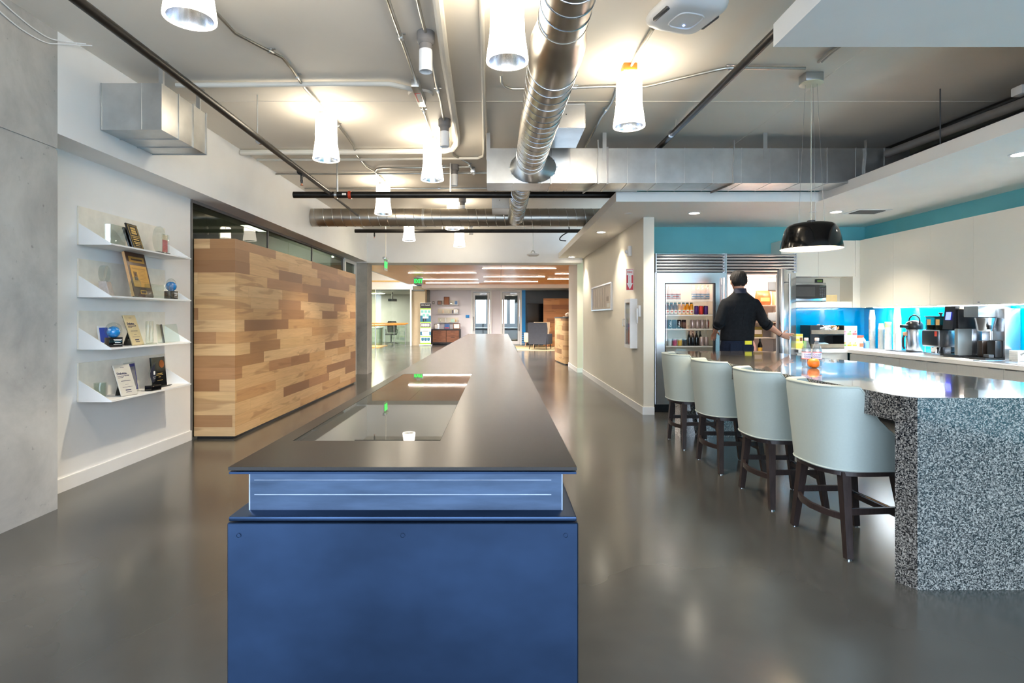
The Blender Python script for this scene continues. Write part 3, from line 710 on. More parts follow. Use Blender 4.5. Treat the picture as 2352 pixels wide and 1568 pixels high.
for x, y, lb in ((-1.49, 2.73, 'lit frosted ceiling lamp cut by the top edge at upper left'),
                 (-1.58, 5.18, 'lit frosted ceiling lamp with conduit, second along the left row'),
                 (-1.62, 7.92, 'lit frosted ceiling lamp hanging in front of the crosswise spiral duct'),
                 (-1.70, 10.7, 'lit frosted ceiling lamp showing below the crosswise duct at left'),
                 (0.047, 3.19, 'large lit frosted ceiling lamp left of the lengthwise spiral duct'),
                 (-0.70, 5.95, 'lit frosted ceiling lamp beside the row of small can spotlights'),
                 (-0.76, 9.3, 'frosted ceiling lamp mostly hidden above the crosswise spiral duct'),
                 (-0.81, 11.6, 'lit frosted ceiling lamp nearest the white header wall'),
                 (0.984, 4.28, 'lit frosted ceiling lamp hanging from an orange junction box')):
    c = lp if first else copy_tree(lp); first = False
    c.location = (x, y, CZ); c['label'] = lb
    if 'orange' in lb:
        for k in kids(c):
            if k.name.startswith('junction_box'):
                k.data = k.data.copy(); k.data.materials[0] = flat('boxorange', (232,104,28), 0.5); k['label'] = 'orange painted junction box'

# small can spotlights
def canspot():
    o = thing('can_spotlight', 'x', 'spotlight', (0,0,CZ), 0, 'small white can spotlights on grey canopies')
    MB().lathe([(0, 0), (0.060, 0), (0.060, -0.062), (0.045, -0.078), (0, -0.078)], 24).build('canopy', M['greyplastic'], o)
    MB().lathe([(0.0, -0.078), (0.042, -0.078), (0.042, -0.12), (0.0, -0.12)], 24).build('neck', M['greyplastic'], o)
    MB().lathe([(0, -0.115), (0.044, -0.118), (0.045, -0.125), (0.045, -0.262), (0.040, -0.262), (0.038, -0.235), (0.0, -0.225)], 28).build('can', M['wplastic'], o)
    MB().lathe([(0.0, -0.232), (0.037, -0.234)], 20).build('lens', M['reflector'], o)
    return o
cs = canspot(); first = True
for x, y, lb in ((-0.49, 3.79, 'nearest and largest white can spotlight on a grey canopy'), (-0.525, 5.46, 'second white can spotlight, just right of a lit frosted lamp'),
                 (-0.56, 7.10, 'third white can spotlight, above the black sprinkler main'), (-0.587, 9.08, 'fourth white can spotlight, half hidden above the crosswise duct'),
                 (-0.56, 11.3, 'farthest white can spotlight beside the lamp at the header')):
    c = cs if first else copy_tree(cs); first = False
    c.location = (x, y, CZ); c['label'] = lb

# ================================================================== DUCTS
def helix(axis, c, r, a, b, pitch, n=28):
    pts = []; N = int((b-a)/pitch*n)
    for i in range(N+1):
        t = a+(b-a)*i/N; an = 2*PI*(t-a)/pitch
        pts.append((c[0]+r*math.cos(an), t, c[1]+r*math.sin(an)) if axis == 'y' else (t, c[0]+r*math.cos(an), c[1]+r*math.sin(an)))
    return pts
o = thing('spiral_duct', 'round spiral steel duct running lengthwise from the top edge to the square duct', 'duct', (0.33, 4.0, 2.66))
MB().tube([(0.335, -1.5, 2.83), (0.335, 2.98, 2.83)], 0.130, 40).build('narrow_section', M['spiral'], o, world=True)
MB().tube([(0.335, 2.95, 2.83), (0.335, 3.0, 2.83), (0.335, 3.04, 2.83), (0.335, 3.20, 2.83), (0.335, 3.34, 2.83)], [0.133, 0.133, 0.134, 0.160, 0.160], 40).build('reducer', M['spiral'], o, world=True)
MB().tube([(0.335, 3.32, 2.83), (0.318, 4.6, 2.83), (0.312, 5.60, 2.825)], [0.156, 0.150, 0.142], 40).build('wide_section', M['spiral'], o, world=True)
MB().tube(helix('y', (0.335, 2.83), 0.1305, 0.6, 2.93, 0.125), 0.0042, 6).build('narrow_seam', M['ssteel'], o, world=True)
pts = []
for i in range(28*18+1):
    t = i/(28*18); y = 3.40+t*2.18; an = 2*PI*(y-3.4)/0.121; r = 0.157+(0.143-0.157)*t; xc = 0.335-0.023*t
    pts.append((xc+r*math.cos(an), y, 2.83+r*math.sin(an)-0.003*t))
MB().tube(pts, 0.0042, 6).build('wide_seam', M['ssteel'], o, world=True)
rg = []
for y, rx, rz, xo in ((5.58, 0.144, 0.144, 0.312), (5.70, 0.152, 0.148, 0.318), (5.80, 0.19, 0.158, 0.335), (5.84, 0.235, 0.165, 0.352), (5.85, 0.24, 0.168, 0.352)):
    rg.append([(xo+rx*math.cos(2*PI*k/40), y, 2.825+rz*math.sin(2*PI*k/40)) for k in range(40)])
MB().loft(rg).build('flared_collar', M['galv'], o, world=True)
b = MB()
for k in range(14):
    a = 2*PI*k/14; b.ball((0.352+0.247*math.cos(a), 5.845, 2.825+0.162*math.sin(a)), 0.006, 6, 5)
b.build('collar_rivets', M['ssteel'], o, world=True)
# branch behind the square duct
o = thing('spiral_duct', 'short narrow spiral duct joining the square duct to the crosswise duct', 'duct', (0.26, 7.4, 2.7))
MB().tube([(0.275, 6.2, 2.80), (0.262, 7.6, 2.80), (0.25, 8.765, 2.80)], 0.112, 32).build('duct_body', M['spiral'], o, world=True)
MB().tube(helix('y', (0.265, 2.80), 0.1135, 6.22, 8.7, 0.11), 0.004, 6).build('spiral_seam', M['ssteel'], o, world=True)
# crosswise
o = thing('spiral_duct', 'round spiral steel duct crossing the room from the left beam', 'duct', (-0.5, 8.9, 2.692))
MB().tube([(-2.935, 8.9, 2.838), (3.4, 8.9, 2.838)], 0.140, 40).build('duct_body', M['spiral'], o, world=True)
MB().tube(helix('x', (8.9, 2.838), 0.1405, -2.93, 3.3, 0.14), 0.0036, 6).build('spiral_seam', M['ssteel'], o, world=True)
b = MB()
for x in (-1.18,): b.tube([(x-0.02, 8.9, 2.838), (x+0.02, 8.9, 2.838)], 0.1425, 40)
b.build('joint_band', M['galv'], o, world=True)
# square duct
o = thing('square_duct', 'long rectangular galvanised duct crossing above the kitchen soffit', 'duct', (2.0, 6.02, 2.66))
b = MB().box(-0.126, 4.25, 5.85, 6.20, 2.66, 3.02); x = 0.15
while x < 4.2:
    b.box(x-0.004, x+0.004, 5.845, 6.205, 2.655, 3.025); x += 0.295
b.build('duct_body', M['galv'], o, world=True)
b = MB(); b.box(0.53, 0.545, 5.838, 6.212, 2.648, 3.032); b.box(1.11, 1.13, 5.838, 6.212, 2.648, 3.032); b.build('flange_joint', M['ssteel'], o, world=True)
for x, wv in ((-0.11, 0), (1.02, 1), (1.09, 0), (2.42, 1), (2.75, 0), (3.78, 1)):
    b = MB()
    if wv: b.tube([(x, 5.84, 3.10), (x+0.008, 5.835, 2.95), (x-0.006, 5.835, 2.80), (x, 5.835, 2.655), (x-0.05, 5.98, 2.645), (x-0.1, 6.2, 2.64)], 0.014, 4, sq=(1.3, .5))
    else: b.box(x-0.02, x+0.02, 5.842, 5.848, 2.9, CZ)
    b.build('hanger_strap', M['galv'], o, world=True)
for name, lb, bx in (('plenum_box', 'galvanised box joined to the right side of the lengthwise spiral duct', (0.46, 0.764, 5.02, 5.62, 2.955, 3.17)),
                     ('plenum_box', 'small galvanised box in front of the crosswise spiral duct', (-0.10, 0.145, 8.0, 8.5, 2.81, 3.02))):
    o = thing(name, lb, 'duct box', ((bx[0]+bx[1])/2, (bx[2]+bx[3])/2, bx[4]))
    MB().box(*bx).build('sheet_body', M['galv'], o, world=True)
    b = MB()
    for z in (bx[4], bx[5]-0.004): b.box(bx[0]-0.003, bx[1]+0.003, bx[2]-0.003, bx[2]+0.004, z-0.002, z+0.004)
    b.box(bx[1]-0.004, bx[1]+0.003, bx[2]-0.003, bx[2]+0.004, bx[4], bx[5]); b.build('folded_rim', M['ssteel'], o, world=True)
    MB().ball(((bx[0]*.55+bx[1]*.45), bx[2]-0.003, bx[4]*.45+bx[5]*.55), 0.006, 8, 6).build('screw', M['darkgrey'], o, world=True)
    b = MB(); b.box(bx[0]+0.04, bx[0]+0.06, bx[2]+0.05, bx[2]+0.07, bx[5], CZ); b.build('hanger_strap', M['galv'], o, world=True)
o = thing('square_duct', 'short galvanised duct stub box on the left beam near the concrete pier', 'duct', (-2.7, 4.5, 2.656))
b = MB().box(-2.938, -2.485, 4.17, 4.81, 2.656, 3.0)
for y in (4.39, 4.60, 4.80): b.box(-2.938, -2.478, y-0.005, y+0.005, 2.65, 3.006)
b.box(-2.64, -2.632, 4.165, 4.172, 2.66, 3.0); b.box(-2.93, -2.925, 4.166, 4.172, 2.66, 3.0); b.build('duct_body', M['galv'], o, world=True)
for y in (4.22, 4.74):
    b = MB(); b.box(-2.53, -2.50, y-0.012, y+0.012, 2.98, CZ); b.box(-2.56, -2.47, y-0.015, y+0.015, CZ-0.004, CZ); b.build('hanger_strap', M['galv'], o, world=True)

# ================================================================== BLACK SPRINKLER PIPES
o = thing('sprinkler_main', 'thick black sprinkler main pipe crossing the room with a red clamp', 'pipe', (-0.5, 7.0, 2.74))
MB().tube([(-2.54, 7.0, 2.785), (3.0, 7.0, 2.785)], 0.040, 20).build('pipe_run', M['blackpipe'], o, world=True)
MB().tube([(-1.86, 7.0, 2.785), (-1.825, 7.0, 2.785)], 0.049, 20).build('red_clamp', flat('clampred', (196,64,34), 0.45), o, world=True, label='orange red grooved coupling')
MB().tube([(-2.03, 7.0, 2.785), (-2.00, 7.0, 2.785)], 0.046, 20).build('steel_clamp', M['galv'], o, world=True)
MB().box(-1.93, -1.88, 6.958, 6.962, 2.775, 2.80).build('white_sticker', M['paper'], o, world=True)
for x in (-2.0, -0.6, 0.8):
    MB().box(x-0.008, x+0.008, 6.99, 7.01, 2.82, CZ).build('hanger_strap', M['galv'], o, world=True)
def sprinkler(parent, p):
    h = MB(); h.tube([p, p+Vector((0, 0, -0.05))], 0.014, 10); h.tube([p+Vector((0, 0, -0.05)), p+Vector((0, 0, -0.085))], [0.017, 0.010], 10); h.build('sprinkler_head', M['blackpipe'], parent, world=True)
    MB().lathe([(0.0, 0.0), (0.017, 0.0), (0.017, 0.003), (0, 0.003)], 12, (p.x, p.y, p.z-0.105)).tube([p+Vector((0, 0, -0.085)), p+Vector((0, 0, -0.103))], 0.005, 6).build('deflector', flat('copper', (170,100,70), 0.35, metal=0.8), parent, world=True)
o = thing('sprinkler_branch', 'black sprinkler branch pipe running lengthwise under the ceiling at left', 'pipe', (-2.05, 3.5, 2.77))
MB().tube([(-2.0, -1.5, 2.80), (-2.03, 3.5, 2.80), (-2.08, 6.97, 2.80)], 0.027, 16).build('pipe_run', M['blackpipe'], o, world=True)
MB().tube([(-2.08, 5.92, 2.80), (-2.08, 6.02, 2.80)], 0.036, 16).build('tee_fitting', M['blackpipe'], o, world=True)
MB().tube([(-2.07, 4.88, 2.80), (-2.07, 4.91, 2.80)], 0.031, 16).build('pipe_ring', M['ssteel'], o, world=True)
MB().tube([(-2.07, 4.85, 2.83), (-2.07, 4.85, CZ)], 0.005, 6).build('hanger_rod', M['galv'], o, world=True)
MB().tube([(-2.09, 7.03, 2.80), (-2.12, 8.5, 2.80)], 0.016, 12).build('thin_run', M['blackpipe'], o, world=True)
sprinkler(o, Vector((-2.08, 5.97, 2.77)))
o = thing('sprinkler_branch', 'black sprinkler branch pipe running lengthwise under the ceiling at right', 'pipe', (1.73, 3.5, 3.05))
MB().tube([(1.80, -1.5, 3.08), (1.76, 3.2, 3.08), (1.69, 6.6, 3.08)], 0.029, 16).build('pipe_run', M['blackpipe'], o, world=True)
MB().tube([(1.70, 5.55, 3.08), (1.70, 5.59, 3.08)], 0.033, 16).build('pipe_ring', M['ssteel'], o, world=True)
MB().tube([(1.705, 5.45, 3.10), (1.705, 5.45, CZ)], 0.005, 6).build('hanger_rod', M['galv'], o, world=True)
o = thing('sprinkler_main', 'far black sprinkler pipe under the ceiling before the header wall', 'pipe', (-0.5, 11.0, 2.9))
MB().tube([(-2.80, 11.0, 2.945), (2.2, 11.0, 2.945)], 0.036, 16).build('pipe_run', M['blackpipe'], o, world=True)
for x in (-2.2, -1.1, 0.5): MB().tube([(x, 11.0, 2.96), (x, 11.0, CZ)], 0.006, 6).build('hanger_rod', M['galv'], o, world=True)
sprinkler(o, Vector((-2.42, 11.0, 2.915)))
o = thing('black_cable_loop', 'black flexible cable loop beside the soffit at the header wall', 'cable', (1.2, 11.8, 2.75))
MB().tube(spline([(1.46, 11.8, 3.16), (1.46, 11.8, 3.06), (1.40, 11.8, 3.02), (1.32, 11.8, 2.97), (1.27, 11.8, 2.91), (1.29, 11.8, 2.87), (1.40, 11.8, 2.86)], 6), 0.012, 8).build('cable_run', M['black'], o, world=True)
# grey pipe and dark duct above the right part of the soffit
o = thing('plenum_pipe', 'grey pipe running above the soffit over the right cabinets', 'pipe', (4.05, 4.0, 2.9))
MB().tube([(4.25, 1.0, 2.96), (4.10, 4.41, 2.95), (3.98, 5.8, 2.95)], 0.04, 16).build('pipe_run', M['greyplastic'], o, world=True)
MB().rbox(4.02, 4.10, 4.35, 4.45, 3.0, 3.07, 0.01).build('pipe_clip', M['wplastic'], o, world=True)
MB().tube([(3.68, 4.72, ST), (3.68, 4.72, CZ)], 0.005, 6).build('hanger_rod', M['darkgrey'], o, world=True)
o = thing('plenum_duct', 'dark duct in the gap above the right soffit', 'duct', (4.6, 4.0, 2.8))
MB().tube([(4.62, 0.5, 2.92), (4.62, 6.35, 2.92)], 0.17, 24).build('duct_body', M['darkgrey'], o, world=True)
b = MB(); b.tube([(4.5, 3.0, 3.13), (4.3, 6.3, 3.13)], 0.03, 10); b.build('black_line', M['blackpipe'], o, world=True)

# ================================================================== CONDUITS ON THE CEILING
def cpath(pts, z): return [onz(x, y, z) for x, y in pts]
def conduit(label, path, r=0.011, m='conduit', clips=(), name='ceiling_conduit'):
    if path[0].y < 3.3:                                  # runs on over the viewer's head
        d = path[0]-path[1]; path = [path[0]+d*((path[0].y+2.0)/max(0.2, -d.y))]+path; clips = tuple(k+1 for k in clips)
    P0 = path[len(path)//2]; o = thing(name, label, 'conduit', (P0.x, P0.y, P0.z-r))
    MB().tube(path, r, 10).build('tube_run', M[m], o, world=True)
    for k in clips:
        k = min(k, len(path)-2); p = path[k].lerp(path[k+1], 0.5); d = (path[k+1]-path[k]).normalized()
        b = MB(); b.tube([p-d*0.018, p+d*0.018], r*1.45, 10); b.box(p.x-0.03, p.x+0.03, p.y-0.008, p.y+0.008, CZ-0.006, CZ); b.tube([p, Vector((p.x, p.y, CZ))], 0.006, 6)
        b.build('pipe_clip', M['galv'], o, world=True)
    return o
zc = 3.155
conduit('thin steel conduit zigzagging from the upper left lamp to the second lamp', cpath([(440,-40), (497,30), (540,76), (595,105), (648,132), (668,155), (697,198), (703,206), (742,248)], zc), 0.011, clips=(3, 5))
conduit('thin steel conduit from the second left lamp down to the third', cpath([(757,262), (796,312), (812,335), (818,355), (840,382), (862,395), (884,418)], zc), 0.011, clips=(0, 3))
conduit('thin steel conduit from the top edge to the red labelled junction box', cpath([(885,-20), (905,40), (935,125), (955,186)], zc), 0.013, clips=(1,))
conduit('thin steel conduit from the red labelled box to the lamp behind it', cpath([(968,240), (978,270), (992,312)], zc), 0.011, clips=(0,))
conduit('thin steel conduit from the top edge to the nearest can spotlight', cpath([(955,-20), (966,30), (977,72)], zc), 0.011)
conduit('thin steel conduit between the first and second can spotlights', cpath([(982,85), (1000,190), (1010,225), (1020,275)], zc), 0.011, clips=(1,))
conduit('thin bent steel conduit right of the second can spotlight ending in a small fitting', cpath([(1026,290), (1036,345), (1042,356), (1074,374), (1082,384), (1083,395)], zc), 0.011, clips=(3,))
conduit('thick white pipe running lengthwise then turning left across the ceiling', [onz(1000,-40,3.14), onz(1020,120,3.14), onz(1040,250,3.14), onz(1050,312,3.14)]+[onz(x, y, 3.14) for x, y in ((1049,330), (1040,342), (1022,347))]+[onz(850,349,3.14), onz(553,350,3.14)], 0.032, 'whitepipe')
conduit('slim white pipe running lengthwise beside the spiral duct then turning left', [onz(1106,-40,3.15), onz(1110,200,3.15), onz(1112,345,3.15), onz(1110,358,3.15), onz(1098,363,3.15), onz(850,366,3.15), onz(590,367,3.15)], 0.016, 'whitepipe')
conduit('white conduit crossing from the left duct box to the red labelled junction box', cpath([(405,196), (560,195), (760,193), (895,193), (925,200), (950,206)], 3.15), 0.020, 'whitepipe')
conduit('straight thin conduit crossing the ceiling left of the square duct', cpath([(625,400), (870,399), (1118,397)], zc), 0.011, clips=(1,))
conduit('thin conduit crossing the ceiling just above the black sprinkler main', cpath([(700,433), (900,433), (1118,432)], zc), 0.011, clips=(1,))
conduit('short thin conduit crossing right from the third left lamp', cpath([(862,392), (866,387), (880,385), (960,385), (1080,383)], zc), 0.011, clips=(3,))
conduit('thin steel conduit passing behind the big duct to the orange boxed lamp', cpath([(1151,172), (1152,188), (1160,199), (1176,204), (1260,204), (1380,199), (1425,198)], zc), 0.011, clips=(4,))
conduit('thin steel conduit from the orange boxed lamp toward the pendant canopy', cpath([(1430,198), (1480,199), (1500,195), (1640,162), (1665,157), (1690,156), (1850,157)], zc), 0.011, clips=(4,))
conduit('thin steel conduit from the white rounded access device to the orange box', cpath([(1500,66), (1475,105), (1450,150)], zc), 0.012)
conduit('thin steel conduit from the orange boxed lamp back to the square duct', cpath([(1430,175), (1405,235), (1380,270), (1345,338)], zc), 0.011, clips=(1,))
conduit('pair end of a thin conduit from the pendant canopy toward the near soffit', cpath([(1880,142), (1905,120), (1935,98)], zc), 0.011)
conduit('second thin conduit beside it from pendant canopy to the near soffit', cpath([(1888,142), (1915,118), (1945,96)], zc), 0.008)
# junction box with red label
o = thing('junction_box', 'slim grey ceiling junction box with a red and white label', 'junction box', (-0.665, 4.70, 3.10))
MB().rbox(-0.032, 0.032, -0.22, 0.22, 0, 0.06, 0.004).build('box_body', M['galv'], o)
MB().box(-0.024, 0.024, -0.08, 0.10, -0.002, 0).build('red_label', red, o)
MB().box(-0.012, 0.022, -0.075, 0.095, -0.003, -0.002).build('white_label', M['paper'], o)
MB().lathe([(0, 0.06), (0.10, 0.06), (0.11, 0.078), (0, 0.078)], 28, (0.0, 0.12, 0)).build('ceiling_ring', M['ceilpaint'], o)
# small fitting
o = thing('ceiling_fitting', 'tiny grey ceiling fitting at the end of a bent conduit', 'conduit fitting', (*onz(1086,395,3.12).xy, 3.09))
MB().rbox(-0.03, 0.03, -0.03, 0.03, 0.02, 0.09, 0.006).build('fitting_box', M['galv'], o); MB().ball((0.01, 0, 0.008), 0.02, 10, 8).build('white_tip', M['wplastic'], o)
# cables on the pier
for k, (pp, lb) in enumerate(((((-2.93, 3.25, 3.16), (-2.93, 3.45, 3.11), (-2.93, 3.65, 3.09), (-2.92, 3.78, 3.12), (-2.86, 3.92, 3.168)), 'upper thin white cable across the top of the concrete pier'),
                              (((-2.93, 3.25, 3.09), (-2.93, 3.45, 3.045), (-2.93, 3.65, 3.05), (-2.92, 3.78, 3.10), (-2.84, 3.95, 3.17)), 'lower thin white cable sagging across the top of the concrete pier'))):
    tag(MB().tube(spline(pp, 6), 0.004, 6).build('loose_cable', M['wplastic']), lb, 'cable')

# ================================================================== BLACK PENDANT over the island
o = thing('pendant_lamp', 'glossy black dome pendant lamp hung on thin cables above the island', 'pendant lamp', (2.449, 4.44, 1.81))
MB().lathe([(0.222, 0.0), (0.220, 0.02), (0.212, 0.06), (0.202, 0.105), (0.191, 0.145), (0.178, 0.172), (0.158, 0.190), (0.128, 0.199), (0.0, 0.203)], 48).build('dome_shade', M['blackgloss'], o)
MB().lathe([(0.2215, 0.0005), (0.216, 0.018), (0.208, 0.058), (0.197, 0.10), (0.184, 0.14), (0.165, 0.166), (0.0, 0.180)], 48).build('white_lining', M['wplastic'], o)
MB().ball((0, 0, 0.085), 0.055, 20, 12).build('bulb', M['bulb'], o)
MB().lathe([(0, 0.202), (0.03, 0.202), (0.03, 0.222), (0, 0.222)], 16).build('top_cap', M['black'], o)
for k, (dx, dy) in enumerate(((-0.045, 0.0), (0.03, -0.03), (0.032, 0.03))): MB().tube([(dx*2.2, dy*2.2, 0.199), (dx, dy, 1.29)], 0.0014, 5).build('suspension_wire', M['ssteel'], o)
MB().tube([(0, 0, 0.22), (0, 0, 1.29)], 0.003, 6).build('power_cord', flat('clearcord', (200,196,180), 0.4), o)
MB().lathe([(0, 1.285), (0.055, 1.285), (0.085, 1.292), (0.085, 1.298), (0.0, 1.302)], 28).build('canopy_disc', flat('canopyglass', (208,206,180), 0.3), o)
MB().rbox(-0.07, 0.07, -0.055, 0.055, 1.302, 1.37, 0.005).build('junction_box', M['galv'], o)
pl = bpy.data.lights.new('pendant_light', 'SPOT'); pl.energy = 40; pl.color = (1, 0.84, 0.62); pl.spot_size = 2.3; pl.spot_blend = 0.6; pl.shadow_soft_size = 0.05
po = bpy.data.objects.new('pendant_light', pl); COL.objects.link(po); po.parent = o; po.location = (0, 0, 0.025)

# ================================================================== WIRELESS UNIT, SIGNS, HUNG DEVICE
o = thing('wireless_access_unit', 'white rounded square ceiling unit with a small blue light', 'ceiling device', (1.10, 3.33, 3.02), 0.30)
def sq(r, z, p=0.42, n=40): return [(r*math.copysign(abs(math.cos(2*PI*k/n))**p, math.cos(2*PI*k/n)), r*math.copysign(abs(math.sin(2*PI*k/n))**p, math.sin(2*PI*k/n)), z) for k in range(n)]
MB().loft([sq(0.13, 0.0), sq(0.155, 0.006), sq(0.185, 0.03), sq(0.192, 0.055), sq(0.18, 0.08), sq(0.15, 0.09)]).build('housing', M['wplastic'], o, sharp=60)
b = MB(); b.tube([Vector(p)+Vector((0,0,-0.001)) for p in sq(0.083, 0.0, 0.55)], 0.006, 6, closed=True); b.build('face_ring', M['wplastic'], o)
for s in (-1, 1): MB().rbox(s*0.165-0.012, s*0.165+0.012, -0.075, 0.075, 0.006, 0.05, 0.008).build('side_grip', M['darkgrey'], o)
MB().lathe([(0, -0.003), (0.006, -0.003), (0.007, 0)], 12, (0.02, 0.05, 0)).build('blue_diode', M['bluelight'], o)
MB().lathe([(0, 0.09), (0.06, 0.09), (0.06, 0.16), (0, 0.16)], 20).build('ceiling_mount', M['wplastic'], o)

o = thing('exit_sign', 'green lit exit sign seen edge-on, hung on a rod before the header wall', 'exit sign', (-2.24, 11.2, 2.19))
MB().box(-0.004, 0.004, -0.16, 0.16, 0, 0.215).build('sign_panel', M['exitpale'], o)
text('EXIT', 0.17, M['exitgreen'], o, (0.006, 0, 0.105), FACE_RIGHT, bold=0.004, sx=0.8)
text('EXIT', 0.17, M['exitgreen'], o, (-0.006, 0, 0.105), FACE_LEFT, bold=0.004, sx=0.8)
MB().rbox(-0.03, 0.03, -0.17, 0.17, 0.215, 0.26, 0.005).build('housing', M['galv'], o)
MB().tube([(0, 0, 0.26), (0, 0, CZ-2.19)], 0.008, 8).build('hanging_rod', M['whitepipe'], o)
o = thing('exit_sign', 'green lit exit sign facing the room below the oak ceiling', 'exit sign', (-2.69, 18.9, 2.36))
MB().box(-0.15, 0.15, -0.004, 0.004, 0, 0.205).build('sign_panel', M['exitpale'], o)
text('EXIT', 0.185, M['exitgreen'], o, (0.0, -0.008, 0.10), FACE_CAM, bold=0.003, sx=0.72)
MB().rbox(-0.16, 0.16, -0.03, 0.03, 0.205, 0.235, 0.005).build('housing', M['galv'], o)
b = MB(); b.box(-0.16, -0.145, -0.008, 0.008, 0.0, 0.205); b.box(0.145, 0.16, -0.008, 0.008, 0.0, 0.205); b.box(-0.16, 0.16, -0.008, 0.008, -0.01, 0.0); b.build('sign_rim', M['galv'], o)
MB().rbox(-0.06, 0.06, -0.03, 0.03, 0.235, WZ-2.36, 0.004).build('ceiling_bracket', M['wplastic'], o)
o = thing('hung_camera', 'small white rounded device hanging on a thin rod before the header wall', 'ceiling device', (0.68, 11.3, 2.49))
MB().loft([sq(0.09, 0.0, .6), sq(0.12, 0.02, .6), sq(0.12, 0.035, .6), sq(0.08, 0.05, .6)]).build('housing', M['wplastic'], o, sharp=60)
MB().tube(spline([(-0.04, 0, 0.05), (-0.02, 0, 0.10), (0.02, 0, 0.10), (0.04, 0, 0.05)], 5), 0.010, 8).build('yoke_bracket', M['galv'], o)
MB().tube([(0, 0, 0.09), (0, 0, CZ-2.49)], 0.006, 8).build('hanging_rod', M['galv'], o)
# reception ceiling light strips
for x0, x1, y, lb in ((-2.82, -0.70, 17.6, 'long lit strip in the oak ceiling left of the centre joint, nearest row'),
                      (-0.48, 1.62, 16.0, 'nearest and longest lit strip in the oak ceiling, right of centre'),
                      (-0.53, 1.57, 19.3, 'second lit strip in the oak ceiling right of the centre joint'),
                      (-2.87, -0.76, 20.7, 'second lit strip in the oak ceiling left of the centre joint, behind the exit sign'),
                      (-2.95, -0.80, 22.8, 'farthest lit strip in the oak ceiling left of the centre joint'),
                      (-0.58, 1.52, 22.0, 'farthest lit strip in the oak ceiling right of the centre joint'),
                      (1.78, 3.8, 18.0, 'lit oak ceiling strip cut by the right jamb, nearer one'),
                      (1.75, 3.8, 20.4, 'lit oak ceiling strip cut by the right jamb, farther one')):
    o = thing('ceiling_light_strip', lb, 'ceiling light', ((x0+x1)/2, y, WZ), 0, 'lit strips in the oak ceiling')
    w = (x1-x0)/2
    MB().box(-w, w, -0.035, 0.035, -0.012, 0).build('housing', M['wplastic'], o); MB().box(-w+0.01, w-0.01, -0.028, 0.028, -0.016, -0.012).build('diffuser', M['ceilstrip'], o)
    l = bpy.data.lights.new('strip_light', 'SPOT'); l.energy = 170; l.color = (1, 0.93, 0.86); l.spot_size = 2.9; l.spot_blend = 0.8; l.shadow_soft_size = 0.3
    lo = bpy.data.objects.new('strip_light', l); COL.objects.link(lo); lo.parent = o; lo.location = (0, 0, -0.04)
# ================================================================== AWARD SHELVES on the left wall
SHZ = [1.825, 1.427, 1.030, 0.632]
def shelf():
    o = thing('display_shelf', 'x', 'shelf', (0,0,0), 0, 'white folded wall shelves with awards')
    y0, y1 = 4.29, 5.40
    MB().box(0.0, 0.012, y0, y1-0.0, 0, 0.295).build('back_panel', flat('shelfcream', (240,235,224), 0.5), o)
    MB().box(0.0, 0.262, y0, y1, 0, 0.012).build('shelf_plate', M['white'], o)
    for y in (y0, y1-0.006):
        MB().prism([(0.012, 0.012), (0.255, 0.012), (0.012, 0.165)], 'y', y, y+0.006).build('end_gusset', M['white'], o)
    return o
sh = shelf()
for i, z in enumerate(SHZ):
    c = sh if i == 0 else copy_tree(sh)
    c.location = (-3.198, 0, z); c['label'] = ('topmost white award shelf on the left wall', 'second white award shelf from the top, with the big wooden plaque', 'third white award shelf from the top, with the glass book award', 'lowest white award shelf on the left wall')[i]
PL = [z+0.0125 for z in SHZ]
gold = flat('goldplate', (190,150,74), 0.35, metal=0.6); goldink = flat('goldink', (214,178,98), 0.4); darkbrown = flat('plaquewood', (66,34,24), 0.35, var=0.3, coat=0.3)
silver = flat('silverplate', (206,202,192), 0.4, metal=0.3); goldpale = flat('palegold', (206,190,150), 0.4, metal=0.3); navy = flat('navyink', (36,40,80), 0.6); blackb = flat('pianoblack', (14,13,14), 0.12, coat=0.5)
def award(name, label, cat, x, y, z, lean=0.0, yaw=0.0):
    o = thing(name, label, cat, (x, y, z)); o.rotation_euler = (0, -lean, yaw); return o
def lines(o, m, rows, x, name='engraved_lines'):
    b = MB()
    for z, w, h in rows: b.box(x, x+0.0008, -w/2, w/2, z-h/2, z+h/2)
    return b.build(name, m, o)
def board(o, w, h, t, m, name='board', r=0.002):
    o.location.z += t*math.sin(-o.rotation_euler.y)
    return MB().rbox(-t, 0, -w/2, w/2, 0, h, r, 1).build(name, m, o)
# shelf 1
o = award('glass_award', 'clear bent glass award on the topmost shelf left of the black plaque', 'award', -3.06, 4.55, PL[0])
b = MB(); pts = [(-0.04, -0.09), (-0.01, -0.075), (0.0, -0.04), (0.0, 0.09)]
b.loft([[(x, y, z) for x, y in pts]+[(x-0.008, y+0.002, z) for x, y in reversed(pts)] for z in (0, 0.175)]); b.build('glass_sheet', M['acrylicgreen'], o); MB().rbox(-0.05, 0.02, -0.09, 0.09, 0, 0.006, 0.002).build('glass_base', M['acrylicgreen'], o)
o = award('award_plaque', 'black plaque with gold lettering leaning on the topmost shelf', 'award', -3.02, 4.755, PL[0], 0.30, 0.1)
board(o, 0.165, 0.225, 0.014, blackb); b = MB()
for a in (0.012, 0.018):
    w, h = 0.165/2-a, 0.225-2*a
    b.box(0, .0008, -w, w, a, a+.0014); b.box(0, .0008, -w, w, a+h, a+h+.0014); b.box(0, .0008, -w, -w+.0014, a, a+h); b.box(0, .0008, w-.0014, w, a, a+h)
b.build('gold_border', goldink, o); lines(o, goldink, [(0.185, .075, .018), (0.163, .07, .016), (0.143, .08, .016), (.118, .11, .006), (.104, .10, .006), (.086, .09, .010), (.066, .10, .007), (.053, .09, .007), (.036, .07, .005)], 0, 'gold_lettering')
